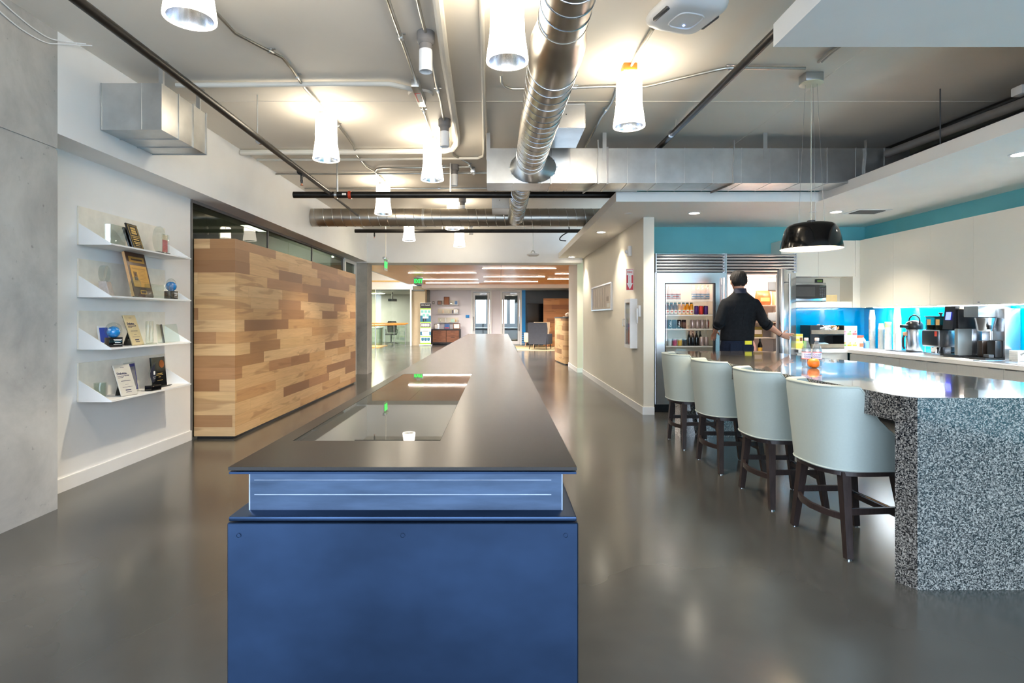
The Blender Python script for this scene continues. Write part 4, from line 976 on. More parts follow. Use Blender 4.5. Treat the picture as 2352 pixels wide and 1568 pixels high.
MB().rbox(-0.034, -0.018, -0.1, -0.02, 0.009, 0.19, 0.002, 1).build('rear_plaque', blackb, o)
o = award('crystal_award', 'clear oval acrylic award with a pink card on the topmost shelf', 'award', -3.07, 5.12, PL[0])
MB().rbox(-0.05, 0.05, -0.085, 0.085, 0, 0.024, 0.004).build('black_base', blackb, o)
MB().loft([[(x, 0.08*math.cos(2*PI*k/32), 0.14+0.118*math.sin(2*PI*k/32)) for k in range(32)] for x in (-0.016, 0.012)]).build('oval_disc', M['acrylic'], o)
MB().rbox(0.03, 0.04, -0.02, 0.085, 0.024, 0.19, 0.003).build('acrylic_block', M['acrylic'], o); MB().box(0.025, 0.029, 0.0, 0.075, 0.03, 0.14).build('pink_card', flat('pinkcard', (226,120,124), 0.5), o); MB().box(0.025, 0.029, 0.0, 0.075, 0.14, 0.185).build('cream_card', flat('creamcard', (246,226,196), 0.5), o)
# shelf 2
o = award('crystal_award', 'round crystal on a sloped pale stone stand, second shelf left end', 'award', -3.08, 4.43, PL[1], 0.0, 0.25)
MB().prism([(-0.03, 0), (0.05, 0), (0.02, 0.115), (-0.03, 0.115)], 'y', -0.045, 0.045).build('stone_stand', flat('stone', (188,178,172), 0.5, var=0.15, scale=40), o)
MB().tube([(-0.026, 0, 0.178), (0.012, 0, 0.178)], 0.062, 32).build('crystal_disc', M['acrylic'], o)
o = award('award_plaque', 'large wooden plaque with brass plates leaning on the second shelf', 'award', -2.99, 4.78, PL[1], 0.22, 0.06)
board(o, 0.29, 0.385, 0.024, darkbrown, 'wood_board', 0.006); MB().box(-0.023, -0.002, -0.1475, -0.145, 0.006, 0.38).build('pale_edge', flat('paleedge', (214,168,120), 0.5), o)
b = MB(); b.box(0, .0015, -0.11, 0.11, 0.295, 0.345); b.box(0, .0015, -0.118, 0.118, 0.085, 0.27); b.box(0, .0015, -0.045, 0.045, 0.025, 0.06); b.build('brass_plates', gold, o)
lines(o, darkbrown, [(0.32, .16, .014), (.245, .2, .0016), (.238, .2, .0016), (.165, .05, .0), (.13, .2, .0012)], 0.0016, 'engraved_lines')
b = MB(); b.box(.0016, .0024, -0.09, -0.04, 0.14, 0.215); b.build('portrait_panel', flat('brassdark', (120,92,48), 0.4, metal=0.4), o)
b = MB(); b.ball((.0026, -0.065, 0.193), (.0012, 0.012, 0.015), 12, 8); b.box(.0022, .0034, -0.084, -0.046, 0.14, 0.168); b.build('portrait_etching', darkbrown, o)
lines(o, darkbrown, [(0.225-.012*k, .10, .0012) for k in range(7)], 0.0016, 'engraved_text').location = (0, 0.035, 0)
lines(o, darkbrown, [(0.043, .07, .02)], 0.0016, 'name_slot')
o = award('glass_award', 'small green edged glass disc standing before the wooden plaque', 'award', -2.955, 4.60, PL[1])
MB().loft([[(0.045*math.cos(2*PI*k/28)*1.0+0, y, 0.085+0.08*math.sin(2*PI*k/28)) for k in range(28)] for y in (-0.006, 0.006)]).build('glass_disc', M['acrylicgreen'], o); MB().rbox(-0.03, 0.03, -0.03, 0.05, 0, 0.008, 0.002).build('glass_foot', M['acrylicgreen'], o)
o = award('glass_award', 'low clear rectangular glass slab on the second shelf right of the wooden plaque', 'award', -2.97, 4.92, PL[1])
MB().rbox(-0.012, 0.012, -0.16, 0.17, 0, 0.118, 0.003).build('glass_slab', M['acrylicgreen'], o)
lines(o, flat('etch', (214,226,222), 0.6), [(0.09, .12, .002), (.08, .14, .002), (.07, .10, .002)], 0.0125)
def globe_award(o, r=0.045):
    MB().rbox(-0.035, 0.035, -0.05, 0.05, 0, 0.075, 0.003).build('black_base', blackb, o)
    lines(o, M['paper'], [(0.058, .06, .004), (.048, .05, .004), (.034, .04, .006), (.02, .06, .003)], 0.0352, 'white_lettering').location = (0, 0.012, 0)
    MB().ball((0, 0, 0.075+r*0.92), (r*1.02, r*1.0, r*1.0), 24, 16).build('blue_globe', flat('globeblue', (30,128,200), 0.15, var=0.25, scale=20, coat=0.8), o)
    b = MB(); b.ball((0, 0, 0.075+r*1.2), (r*0.75, r*1.36, r*1.36), 28, 18); b.build('clear_lens', M['acrylic'], o)
o = award('globe_award', 'blue globe award on a black base at the right end of the second shelf', 'award', -3.0, 5.18, PL[1]); globe_award(o)
MB().rbox(0.04, 0.05, -0.10, -0.05, 0, 0.14, 0.002).build('acrylic_upright', M['acrylic'], o)
# shelf 3
o = award('picture_stand', 'small blue and white frame behind the globe on the third shelf', 'picture frame', -3.13, 4.50, PL[2], 0.12)
board(o, 0.12, 0.165, 0.008, M['wplastic'], 'frame'); MB().box(0, .001, -0.045, 0.05, 0.03, 0.15).build('blue_print', flat('royal', (52,84,190), 0.5), o)
o = award('globe_award', 'blue globe award in a thick clear lens at the left of the third shelf', 'award', -3.03, 4.45, PL[2], 0, -0.5); globe_award(o, 0.046)
def deloitte(o, m):
    board(o, 0.15, 0.26, 0.010, m, 'board'); MB().rbox(-0.0115, -0.010, -0.075, 0.075, 0, 0.26, 0.0005, 1).build('dark_backing', blackb, o)
    t = text('Deloitte.', 0.026, navy, o, (0.0006, -0.062, 0.185), FACE_RIGHT, align='LEFT', bold=0.0006)
    text('Technology Fast 500', 0.0125, navy, o, (0.0006, -0.062, 0.165), FACE_RIGHT, align='LEFT'); text('Award winner', 0.0085, navy, o, (0.0006, -0.062, 0.152), FACE_RIGHT, align='LEFT')
    lines(o, navy, [(0.235, .035, .0025), (.122, .085, .004), (.092, .03, .002), (.070, .09, .0025), (.045, .05, .008), (.028, .05, .004)], 0.0, 'printed_lines')
    tl = math.tan(-o.rotation_euler.y); MB().prism([(-0.0115, 0.12), (-0.0115, 0.155), (-0.108, 0.108*tl-0.008), (-0.085, 0.085*tl-0.008)], 'y', -0.035, 0.035).build('black_easel', blackb, o)
o = award('award_plaque', 'pale gold plaque lettered Deloitte leaning on the third shelf', 'award', -3.0, 4.715, PL[2], 0.32, 0.0); deloitte(o, goldpale)
o = award('glass_award', 'thick green edged upright glass block in the middle of the third shelf', 'award', -2.985, 4.83, PL[2], 0, 0.2)
MB().rbox(-0.012, 0.012, -0.045, 0.062, 0.008, 0.20, 0.003).build('glass_block', M['acrylicgreen'], o); MB().rbox(-0.03, 0.03, -0.07, 0.085, 0, 0.009, 0.002).build('glass_base', M['acrylicgreen'], o)
o = award('glass_award', 'wide clear glass open book award on the right of the third shelf', 'award', -3.02, 5.11, PL[2], 0.16)
for s in (-1, 1): MB().add([(0.0, 0, 0), (0.05, 0.165*s, 0), (0.05, 0.15*s, 0.165), (0.0, 0, 0.165), (-0.009, 0, 0), (0.041, 0.165*s, 0), (0.041, 0.15*s, 0.165), (-0.009, 0, 0.165)], [(0,1,2,3),(4,7,6,5),(0,4,5,1),(1,5,6,2),(2,6,7,3),(3,7,4,0)]).build('glass_page', M['acrylicgreen'], o)
MB().box(-0.012, 0.002, -0.006, 0.006, 0.0, 0.17).build('dark_spine', M['darkgrey'], o)
# shelf 4
o = award('glass_tumbler', 'small clear glass cylinder at the left end of the lowest shelf', 'glass', -3.08, 4.37, PL[3])
MB().lathe([(0, 0), (0.04, 0), (0.041, 0.125), (0.036, 0.125), (0.035, 0.02), (0, 0.018)], 28).build('glass_body', M['acrylicgreen'], o)
o = award('award_plaque', 'silver plaque lettered Deloitte tilted on a black easel, lowest shelf', 'award', -2.975, 4.565, PL[3], 0.36, -0.25); deloitte(o, silver)
o = award('picture_stand', 'blue bordered clear frame behind the silver plaque on the lowest shelf', 'picture frame', -3.07, 4.76, PL[3], 0.14, 0.1)
board(o, 0.17, 0.255, 0.008, M['acrylic'], 'clear_frame', 0.003); MB().box(0, .001, -0.07, 0.072, 0.02, 0.24).build('blue_border', flat('royaldark', (36,48,130), 0.5), o); MB().box(.001, .0018, -0.06, 0.06, 0.03, 0.215).build('grey_print', flat('greyphoto', (120,122,132), 0.5), o)
o = award('crystal_award', 'clear leaf shaped crystal on a black base on the lowest shelf', 'award', -2.985, 4.885, PL[3], 0, -0.2)
MB().rbox(-0.035, 0.035, -0.055, 0.055, 0, 0.045, 0.004).build('black_base', blackb, o)
lf = [(-0.01, 0.048), (-0.035, 0.11), (-0.038, 0.15), (-0.02, 0.20), (0.02, 0.24), (0.018, 0.19), (0.045, 0.135), (0.03, 0.09), (0.012, 0.048)]
MB().prism(lf, 'x', -0.012, 0.012).build('crystal_leaf', M['acrylic'], o)
MB().prism([(y*0.72, 0.03+z*0.8) for y, z in lf], 'x', -0.004, 0.004).build('dark_inlay', flat('inlay', (60,58,70), 0.3), o); lines(o, M['paper'], [(0.15, .016, .03), (.115, .03, .003), (.10, .02, .003)], 0.0125, 'white_lettering')
o = award('award_plaque', 'black plaque with a copper medal at the right of the lowest shelf', 'award', -3.06, 5.12, PL[3], 0.10)
board(o, 0.205, 0.27, 0.014, blackb); MB().tube([(0, 0.045, 0.205), (0.003, 0.045, 0.205)], 0.036, 28).build('copper_medal', flat('medal', (188,116,66), 0.35, metal=0.7), o)
lines(o, goldink, [(0.12, .09, .004), (.108, .11, .003), (.09, .03, .004), (.06, .08, .003)], 0, 'gold_lettering'); MB().rbox(-0.03, 0.03, -0.11, 0.13, 0, 0.008, 0.002).build('plaque_foot', blackb, o)

# ================================================================== FRIDGES
FY = 7.60
def fridge_body(name, label, x0, x1):
    o = thing(name, label, 'fridge', ((x0+x1)/2, FY+0.25, 0))
    b = MB()
    b.box(x0, x0+0.025, FY, 8.19, 0.10, 2.127); b.box(x1-0.025, x1, FY, 8.19, 0.10, 2.127); b.box(x0+0.025, x1-0.025, FY+0.03, 8.19, 1.87, 2.127); b.box(x0+0.025, x1-0.025, 8.16, 8.19, 0.10, 1.87); b.box(x0+0.025, x1-0.025, FY+0.02, 8.16, 0.10, 0.16)
    b.build('cabinet_body', M['ssteel'], o, world=True)
    MB().box(x0+0.02, x1-0.02, FY+0.06, 8.15, 0, 0.10).build('toe_kick', M['black'], o, world=True)
    b = MB(); z = 1.880
    for k in range(6):
        zz = z+k*0.0405; b.prism([(FY-0.022, zz), (FY-0.030, zz+0.008), (FY-0.028, zz+0.020), (FY-0.014, zz+0.032), (FY+0.01, zz+0.036), (FY+0.01, zz)], 'x', x0+0.012, x1-0.012)
    b.build('louvred_grille', M['ssteel'], o, world=True)
    MB().box(x0+0.01, x1-0.01, FY+0.01, FY+0.03, 1.872, 2.12).build('grille_backing', M['dim'], o, world=True)
    b = MB(); b.box(x0, x0+0.012, FY-0.032, FY, 1.872, 2.127); b.box(x1-0.012, x1, FY-0.032, FY, 1.872, 2.127); b.build('grille_end', M['ssteel'], o, world=True)
    b = MB(); i0, i1 = x0+0.025, x1-0.025
    b.box(i0, i0+0.02, FY+0.02, 8.15, 0.16, 1.86); b.box(i1-0.02, i1, FY+0.02, 8.15, 0.16, 1.86); b.box(i0+0.02, i1-0.02, 8.13, 8.15, 0.16, 1.86); b.box(i0+0.02, i1-0.02, FY+0.02, 8.13, 1.84, 1.86); b.box(i0+0.02, i1-0.02, FY+0.02, 8.13, 0.16, 0.18)
    b.build('inner_liner', M['liner'], o, world=True)
    return o
FA = fridge_body('glass_door_fridge', 'tall stainless fridge with a glass door full of drinks', 2.095, 3.03)
FSZ = [1.505, 1.308, 1.118, 0.885, 0.62]
for z in FSZ:
    b = MB(); b.box(2.145, 2.98, FY+0.07, 8.12, z-0.012, z-0.002); s = b.build('fridge_shelf', M['glass'], FA, world=True)
    MB().box(2.145, 2.98, FY+0.055, FY+0.07, z-0.018, z).build('shelf_trim', M['liner'], s); s.children[0].location = (0,0,0)
    for v in s.children[0].data.vertices: v.co -= FA.location
d = MB(); w0, w1, z0, z1 = 2.215, 2.885, 0.31, 1.725
d.box(2.10, w0, FY-0.05, FY, 0.11, 1.865); d.box(w1, 3.025, FY-0.05, FY, 0.11, 1.865); d.box(w0, w1, FY-0.05, FY, 0.11, z0); d.box(w0, w1, FY-0.05, FY, z1, 1.865)
dr = d.build('door', M['ssteel'], FA, world=True)
def sub(b, name, m, par, top): 
    o = b.build(name, m, par)
    for v in o.data.vertices: v.co -= top.location
    return o
b = MB(); b.box(w0-0.004, w0+0.008, FY-0.052, FY, z0, z1); b.box(w1-0.014, w1+0.004, FY-0.052, FY, z0, z1); b.box(w0, w1, FY-0.052, FY, z1-0.008, z1+0.004); b.box(w0, w1, FY-0.052, FY, z0-0.004, z0+0.01); sub(b, 'black_gasket', M['black'], dr, FA)
sub(MB().box(w0, w1, FY-0.03, FY-0.022, z0, z1), 'door_pane', pane('fridge_pane', (248,250,250), 0.06, 0.01), dr, FA)
b = MB(); b.tube([(2.975, FY-0.10, 0.35), (2.975, FY-0.10, 1.80)], 0.014, 12)
for z in (0.45, 1.70): b.cyl((2.975, FY-0.10, z), (2.975, FY-0.05, z), 0.009, 8)
sub(b, 'handle', M['ssteel'], dr, FA)
MB().tube([(2.22, FY+0.09, 1.825), (2.92, FY+0.09, 1.825)], 0.012, 8).build('light_tube', M['fridgelight'], FA, world=True)
FB = fridge_body('open_fridge', 'tall stainless fridge standing open in front of the man', 3.035, 3.985)
for z in (1.44, 1.21, 1.0, 0.78):
    MB().box(3.085, 3.93, FY+0.08, 8.12, z-0.014, z-0.002).build('fridge_shelf', M['liner'], FB, world=True)
for z in (0.20, 0.46): MB().rbox(3.09, 3.93, FY+0.07, 8.1, z, z+0.22, 0.01).build('crisper_drawer', M['acrylic'], FB, world=True)
MB().tube([(3.12, FY+0.10, 1.79), (3.88, FY+0.10, 1.79)], 0.016, 8).build('light_tube', M['fridgelight'], FB, world=True)
HG = Vector((3.985, FY-0.012, 0)); MD = Matrix(((-0.589, 0.808, 0, HG.x), (-0.808, -0.589, 0, HG.y), (0, 0, 1, 0), (0, 0, 0, 1)))   # local x along the leaf, y outward
b = MB(); b.rbox(0.0, 0.905, -0.055, 0.0, 0.11, 1.865, 0.006, 2, M=MD); dB = b.build('door', M['ssteel'], FB, world=True)
b = MB(); b.box(0.03, 0.89, -0.075, -0.055, 0.13, 1.85, M=MD); sub(b, 'door_gasket', M['greyplastic'], dB, FB)
b = MB(); b.rbox(0.06, 0.86, -0.10, -0.075, 0.16, 1.80, 0.01, 2, M=MD)
for z in (0.22, 0.72, 1.22, 1.60):
    b.rbox(0.07, 0.85, -0.19, -0.10, z, z+0.02, 0.004, 1, M=MD); b.rbox(0.07, 0.85, -0.19, -0.18, z, z+0.11, 0.004, 1, M=MD); b.rbox(0.84, 0.85, -0.19, -0.10, z, z+0.11, 0.004, 1, M=MD)
sub(b, 'door_bins', M['liner'], dB, FB)
b = MB(); b.tube([MD @ Vector((0.85, 0.055, 0.35)), MD @ Vector((0.85, 0.055, 1.80))], 0.0135, 12)
for z in (0.45, 1.70): b.cyl(MD @ Vector((0.85, 0.055, z)), MD @ Vector((0.85, 0, z)), 0.009, 8)
sub(b, 'handle', M['ssteel'], dB, FB)

# drinks ------------------------------------------------------------
def clear_bottle(label, x, y, z, band, grp):
    o = thing('drink_bottle', label, 'bottle', (x, y, z), random.uniform(-1, 1), grp)
    MB().lathe([(0, 0), (0.028, 0.0), (0.03, 0.01), (0.03, 0.12), (0.024, 0.155), (0.013, 0.175), (0.013, 0.185)], 16).build('bottle_body', M['pet'], o)
    MB().lathe([(0.0304, 0.02), (0.0304, 0.085)], 16).build('label', flat('fridgelabel', (232,226,222), 0.5), o)
    b = MB(); b.lathe([(0.0308, 0.024), (0.0308, 0.03)], 16); b.lathe([(0.0308, 0.076), (0.0308, 0.083)], 16); b.lathe([(0.0308, 0.045), (0.0308, 0.055)], 16, a0=3.6, a1=5.6); b.build('printed_bands', band, o)
    MB().lathe([(0.0, 0.201), (0.015, 0.20), (0.015, 0.182), (0, 0.182)], 12).build('cap', M['wplastic'], o)
rb, bb = flat('labelred', (222,88,70), 0.5), flat('labelblue', (86,150,196), 0.5)
for k in range(4): clear_bottle('clear bottle with red bands, %s from the left on the top fridge shelf' % ORD[k], 2.262+0.062*k, 7.72, FSZ[0], rb, 'clear bottles on the top fridge shelf')
for k in range(4): clear_bottle('clear bottle with blue bands, %s from the right on the top fridge shelf' % ORD[3-k], 2.655+0.062*k, 7.72, FSZ[0], bb, 'clear bottles on the top fridge shelf')
def juice(label, x, y, z, m):
    o = thing('juice_bottle', label, 'bottle', (x, y, z), 0, 'juice bottles on the second fridge shelf')
    MB().lathe([(0, 0), (0.025, 0), (0.026, 0.008), (0.026, 0.115), (0.022, 0.135), (0.016, 0.142), (0.016, 0.15), (0, 0.15)], 16).build('juice_body', m, o)
    MB().lathe([(0.0264, 0.012), (0.0264, 0.066)], 16).build('label', flat('juicelabel', (228,214,196), 0.5), o)
    b = MB(); b.lathe([(0.0268, 0.03), (0.0268, 0.05)], 16, a0=4.2, a1=5.2); b.build('label_print', flat('juicered', (206,90,70), 0.5), o)
    MB().lathe([(0.0, 0.166), (0.019, 0.165), (0.019, 0.148), (0, 0.148)], 14).build('cap', flat('capgreen', (52,74,40), 0.5), o)
jb, jo = flat('applejuice', (126,62,30), 0.15), flat('orangejuice', (250,160,20), 0.2)
for k in range(7): juice(('%s brown juice bottle with green cap from the left' % ORD[k]) if k < 3 else ('%s orange juice bottle with green cap from the right, second fridge shelf' % ORD[6-k]), 2.300+0.0545*k, 7.73, FSZ[1], jb if k < 3 else jo)
def can(label, x, y, z, m, grp, script=None, r=0.030, h=0.122, sm=None):
    o = thing('drink_can', label, 'can', (x, y, z), random.uniform(-.4, .4), grp)
    MB().lathe([(0, 0.003), (r*0.82, 0.0), (r, 0.01), (r, h-0.014), (r*0.84, h-0.003)], 18).build('can_body', m, o)
    MB().lathe([(r*0.84, h-0.003), (r*0.82, h), (r*0.78, h-0.004), (0, h-0.004)], 18).build('can_lid', M['galv'], o)
    if script: text(script, 0.034, sm or M['wplastic'], o, (0, -r-0.0008, h*0.5), (PI/2, -PI/2, 0), bold=0.0008)
pur, redc = flat('canpurple', (74,40,110), 0.3, metal=0.3), flat('canred', (206,52,44), 0.3, metal=0.3)
can('small white can at the far left of the second fridge shelf', 2.248, 7.72, FSZ[1], flat('canwhite', (226,218,212), 0.35), 'cans on the second fridge shelf', r=0.021, h=0.095)
can('purple can right of the orange juice bottles', 2.693, 7.72, FSZ[1], pur, 'cans on the second fridge shelf'); can('red can between two purple cans, second fridge shelf', 2.757, 7.72, FSZ[1], redc, 'cans on the second fridge shelf'); can('purple can at the right end of the second fridge shelf', 2.821, 7.72, FSZ[1], pur, 'cans on the second fridge shelf')
dk = flat('candark', (40,22,26), 0.25, metal=0.4); dc = flat('cansilver', (196,170,164), 0.3, metal=0.5)
for k in range(5): can('dark soda can, %s from the left on the third fridge shelf' % ORD[k], 2.258+0.066*k, 7.72, FSZ[2], dk if k else pur, 'cans on the third fridge shelf', 'Coke' if k in (1, 3) else None)
for k in range(4): can('silver pink soda can, %s from the right on the third fridge shelf' % ORD[3-k], 2.640+0.066*k, 7.72, FSZ[2], dc, 'cans on the third fridge shelf', 'Coke' if k == 3 else None, sm=redc)
jarw, jarp, jary = flat('yogwhite', (214,222,226), 0.4), flat('yogpink', (196,84,120), 0.4), flat('yogyellow', (226,180,70), 0.4)
for k, (m, lb) in enumerate(((jarw, 'first small white tub at the left of the fourth fridge shelf'), (jarw, 'second small white tub on the fourth fridge shelf'), (jarp, 'small pink tub on the fourth fridge shelf'), (jary, 'small yellow tub on the fourth fridge shelf'), (flat('yogdark', (60,66,74), 0.4), 'small dark tub on the fourth fridge shelf'))):
    o = thing('yogurt_tub', lb, 'tub', (2.262+0.069*k, 7.73, FSZ[3]), 0, 'tubs on the fourth fridge shelf')
    MB().lathe([(0, 0), (0.026, 0), (0.031, 0.085), (0, 0.085)], 16).build('tub_body', m, o); MB().lathe([(0, 0.085), (0.033, 0.085), (0.033, 0.093), (0, 0.093)], 16).build('lid', M['wplastic'], o)
for k in range(4):
    o = thing('dark_bottle', 'dark glass bottle, %s from the left on the fourth fridge shelf' % ORD[k], 'bottle', (2.622+0.05*k, 7.80, FSZ[3]), 0, 'dark bottles on the fourth fridge shelf')
    MB().lathe([(0, 0), (0.023, 0), (0.024, 0.10), (0.020, 0.135), (0.011, 0.155), (0.011, 0.185), (0, 0.185)], 14).build('bottle_body', flat('darkglass', (22,18,16), 0.1, coat=0.5), o); MB().lathe([(0, 0.185), (0.013, 0.185), (0.013, 0.197), (0, 0.197)], 12).build('cap', M['black'], o)
for k in range(2): can(('left', 'right')[k]+' of two silver cans before the dark bottles, fourth fridge shelf', 2.757+0.066*k, 7.70, FSZ[3], dc, 'cans on the fourth fridge shelf')
# contents of the open fridge
o = thing('snack_bag', 'orange and red snack bag on the upper shelf of the open fridge', 'snack bag', (3.66, 7.85, 1.44))
b = MB(); b.loft([[(0.10*s*math.copysign(abs(math.cos(2*PI*k/20))**.7, math.cos(2*PI*k/20)), 0.06*t*math.sin(2*PI*k/20), z) for k in range(20)] for z, s, t in ((0, 1, 1), (0.03, 1.1, 1.2), (0.12, 1.05, 1.1), (0.18, .95, .4), (0.20, .98, .08))]); b.build('bag_body', flat('bagorange', (232,92,48), 0.35, var=0.3), o); MB().box(-0.06, 0.06, -0.074, -0.066, 0.05, 0.1).build('bag_print', flat('bagyellow', (250,206,110), 0.4), o)
for nm, lb, x, z, w, h, c in (('food_box', 'white carton left of the man on the upper shelf of the open fridge', 3.16, 1.44, 0.10, 0.17, (236,220,200)), ('food_box', 'pale yellow carton beside the orange snack bag in the open fridge', 3.84, 1.44, 0.09, 0.19, (250,214,160)),
                          ('food_box', 'grey carton on the middle shelf of the open fridge right of the man', 3.66, 1.21, 0.13, 0.10, (176,168,166)), ('food_box', 'olive carton on the lower shelf of the open fridge right of the man', 3.56, 1.0, 0.12, 0.14, (150,138,70))):
    o = thing(nm, lb, 'carton', (x, 7.82, z), 0, 'cartons in the open fridge'); MB().rbox(-w/2, w/2, -0.05, 0.05, 0, h, 0.004).build('carton_body', flat('ct%d%d' % (c[0], c[2]), c, 0.5), o); MB().box(-w/2+0.01, w/2-0.01, -0.0512, -0.05, h*.3, h*.7).build('carton_label', M['paper'], o)
o = thing('sauce_bottle', 'dark bottle with a yellow label low in the open fridge', 'bottle', (3.57, 7.74, 0.78)); MB().lathe([(0, 0), (0.03, 0), (0.03, 0.11), (0.012, 0.16), (0.012, 0.20), (0, 0.20)], 16).build('bottle_body', M['blackgloss'], o); MB().lathe([(0.0305, 0.02), (0.0305, 0.08)], 16).build('label', jary, o)
o = thing('plastic_bag', 'pink translucent bag low in the open fridge beside the man', 'bag', (3.46, 7.72, 0.78)); MB().loft([[(0.05*s*math.cos(2*PI*k/16), 0.05*s*math.sin(2*PI*k/16), z) for k in range(16)] for z, s in ((0, .9), (.03, 1.1), (.10, .9), (.16, .4), (.19, .55))]).build('bag_body', flat('bagpink', (236,190,184), 0.3), o)
o = thing('milk_jug', 'white milk jug on the lower shelf at the right of the open fridge', 'jug', (3.82, 7.80, 1.0)); MB().loft([[(0.06*s*math.copysign(abs(math.cos(2*PI*k/20))**.6, math.cos(2*PI*k/20)), 0.06*s*math.copysign(abs(math.sin(2*PI*k/20))**.6, math.sin(2*PI*k/20)), z) for k in range(20)] for z, s in ((0, .95), (.01, 1), (.10, 1), (.14, .7), (.17, .3), (.185, .3))]).build('jug_body', M['liner'], o); MB().lathe([(0, .18), (.022, .18), (.022, .197), (0, .197)], 14).build('cap', flat('capred', (190,40,40), 0.4), o)
# ================================================================== KITCHEN CABINETS
o = thing('wall_cabinet', 'white wall cabinet with an open microwave niche beside the fridges', 'cabinet', (4.45, 8.05, 1.407))
b = MB(); b.box(3.94, 4.97, 7.92, 8.2, 1.84, 2.343); b.box(3.99, 4.03, 7.90, 8.2, 1.49, 1.84); b.box(4.93, 5.06, 7.885, 8.2, 1.407, 1.84); b.box(3.99, 4.93, 7.90, 8.2, 1.407, 1.49); b.box(4.03, 4.93, 8.185, 8.2, 1.49, 1.84); b.box(4.97, 5.06, 7.885, 8.2, 1.84, 2.343)
b.build('carcass', M['cabinet'], o, world=True)
for x0, x1 in ((3.94, 4.457), (4.461, 4.97)):
    d = MB().box(x0, x1, 7.90, 7.918, 1.842, 2.343).build('door', M['cabinet'], o, world=True)
    sub(MB().box(4.36 if x0 < 4 else 4.50, 4.42 if x0 < 4 else 4.56, 7.895, 7.91, 1.836, 1.842), 'pull', M['galv'], d, o)
seams = [7.88, 7.22, 6.605, 6.0, 5.39, 4.78, 4.17]
names = ['white wall cabinet in the inner corner over the cup stacks', 'tall white wall cabinet, second from the inner corner over the airpot', 'tall white wall cabinet, third from the inner corner over the coffee grinder', 'tall white wall cabinet over the big coffee brewer, fourth from the inner corner', 'white wall cabinet cut by the right picture edge', 'white wall cabinet beyond the right picture edge']
for i in range(6):
    y1, y0 = seams[i], seams[i+1]
    o = thing('wall_cabinet', names[i], 'cabinet', (5.16, (y0+y1)/2, 1.41), 0, 'white wall cabinets on the right wall')
    MB().box(5.052, 5.3, y0+0.001, y1-0.001, 1.412, 2.343).build('carcass', M['cabinet'], o, world=True)
    d = MB().box(5.03, 5.05, y0+0.002, y1-0.002, 1.405, 2.343).build('door', M['cabinet'], o, world=True)
    yp = y0+0.05 if i % 2 else y1-0.11
    sub(MB().box(5.024, 5.036, yp, yp+0.06, 1.40, 1.405), 'pull', M['galv'], d, o)
    if i in (1, 3): sub(MB().box(5.0285, 5.03, y1-0.085, y1-0.05, 1.425, 1.44), 'paper_tag', M['paper'], d, o)
    if i == 3: sub(MB().box(5.027, 5.0285, y1-0.08, y1-0.055, 1.429, 1.436), 'tag_print', M['darkgrey'], d, o)
o = thing('under_cabinet_light', 'bright white strip light under the right wall cabinets', 'light strip', (5.15, 5.6, 1.40))
MB().box(5.08, 5.20, 4.2, 7.7, 1.404, 1.412).build('housing', M['wplastic'], o, world=True); MB().box(5.09, 5.19, 4.21, 7.69, 1.400, 1.404).build('diffuser', M['strip'], o, world=True)
# base units
o = thing('base_cabinet', 'pale grey base cabinet under the counter on the back wall', 'cabinet', (4.3, 7.88, 0))
MB().box(3.99, 4.68, 7.60, 8.18, 0.10, 0.80).build('carcass', M['basecab'], o, world=True); MB().box(3.99, 4.68, 7.66, 8.15, 0, 0.10).build('plinth', M['black'], o, world=True)
d = MB().box(3.992, 4.60, 7.58, 7.598, 0.105, 0.785).build('door', M['basecab'], o, world=True); sub(MB().box(4.2, 4.34, 7.572, 7.585, 0.785, 0.79), 'pull', M['galv'], d, o)
bs = [7.55, 7.04, 6.62, 6.195, 5.78, 5.25, 4.72, 4.2]
bn = ['pale grey base cabinet in the inner corner of the right counter run', 'pale grey base cabinet below the cup stacks', 'pale grey base cabinet below the airpot', 'pale grey base cabinet below the coffee grinder', 'wide pale grey base cabinet below the big coffee brewer', 'pale grey base cabinet at the right picture edge below the sink', 'pale grey base cabinet beyond the right picture edge']
for i in range(7):
    y1, y0 = bs[i], bs[i+1]
    o = thing('base_cabinet', bn[i], 'cabinet', (4.98, (y0+y1)/2, 0), 0, 'pale grey base cabinets on the right')
    MB().box(4.702, 5.28, y0+0.001, y1-0.001, 0.10, 0.80).build('carcass', M['basecab'], o, world=True); MB().box(4.75, 5.28, y0+0.001, y1-0.001, 0, 0.10).build('plinth', M['black'], o, world=True)
    d = MB().box(4.68, 4.70, y0+0.002, y1-0.002, 0.105, 0.787).build('door', M['basecab'], o, world=True)
    yp = (y0+0.03) if i % 2 == 0 else (y1-0.15)
    sub(MB().box(4.668, 4.69, yp, yp+0.12, 0.787, 0.791), 'pull', M['ssteel'], d, o)
b = MB(); b.prism([(3.992, 7.545), (4.65, 7.545), (4.65, 4.2), (5.284, 4.2), (5.284, 8.184), (3.992, 8.184)], 'z', 0.80, 0.84)
tag(b.build('countertop', M['quartz']), 'white L-shaped stone worktop along the back and right kitchen walls', 'countertop')
CT = 0.8405
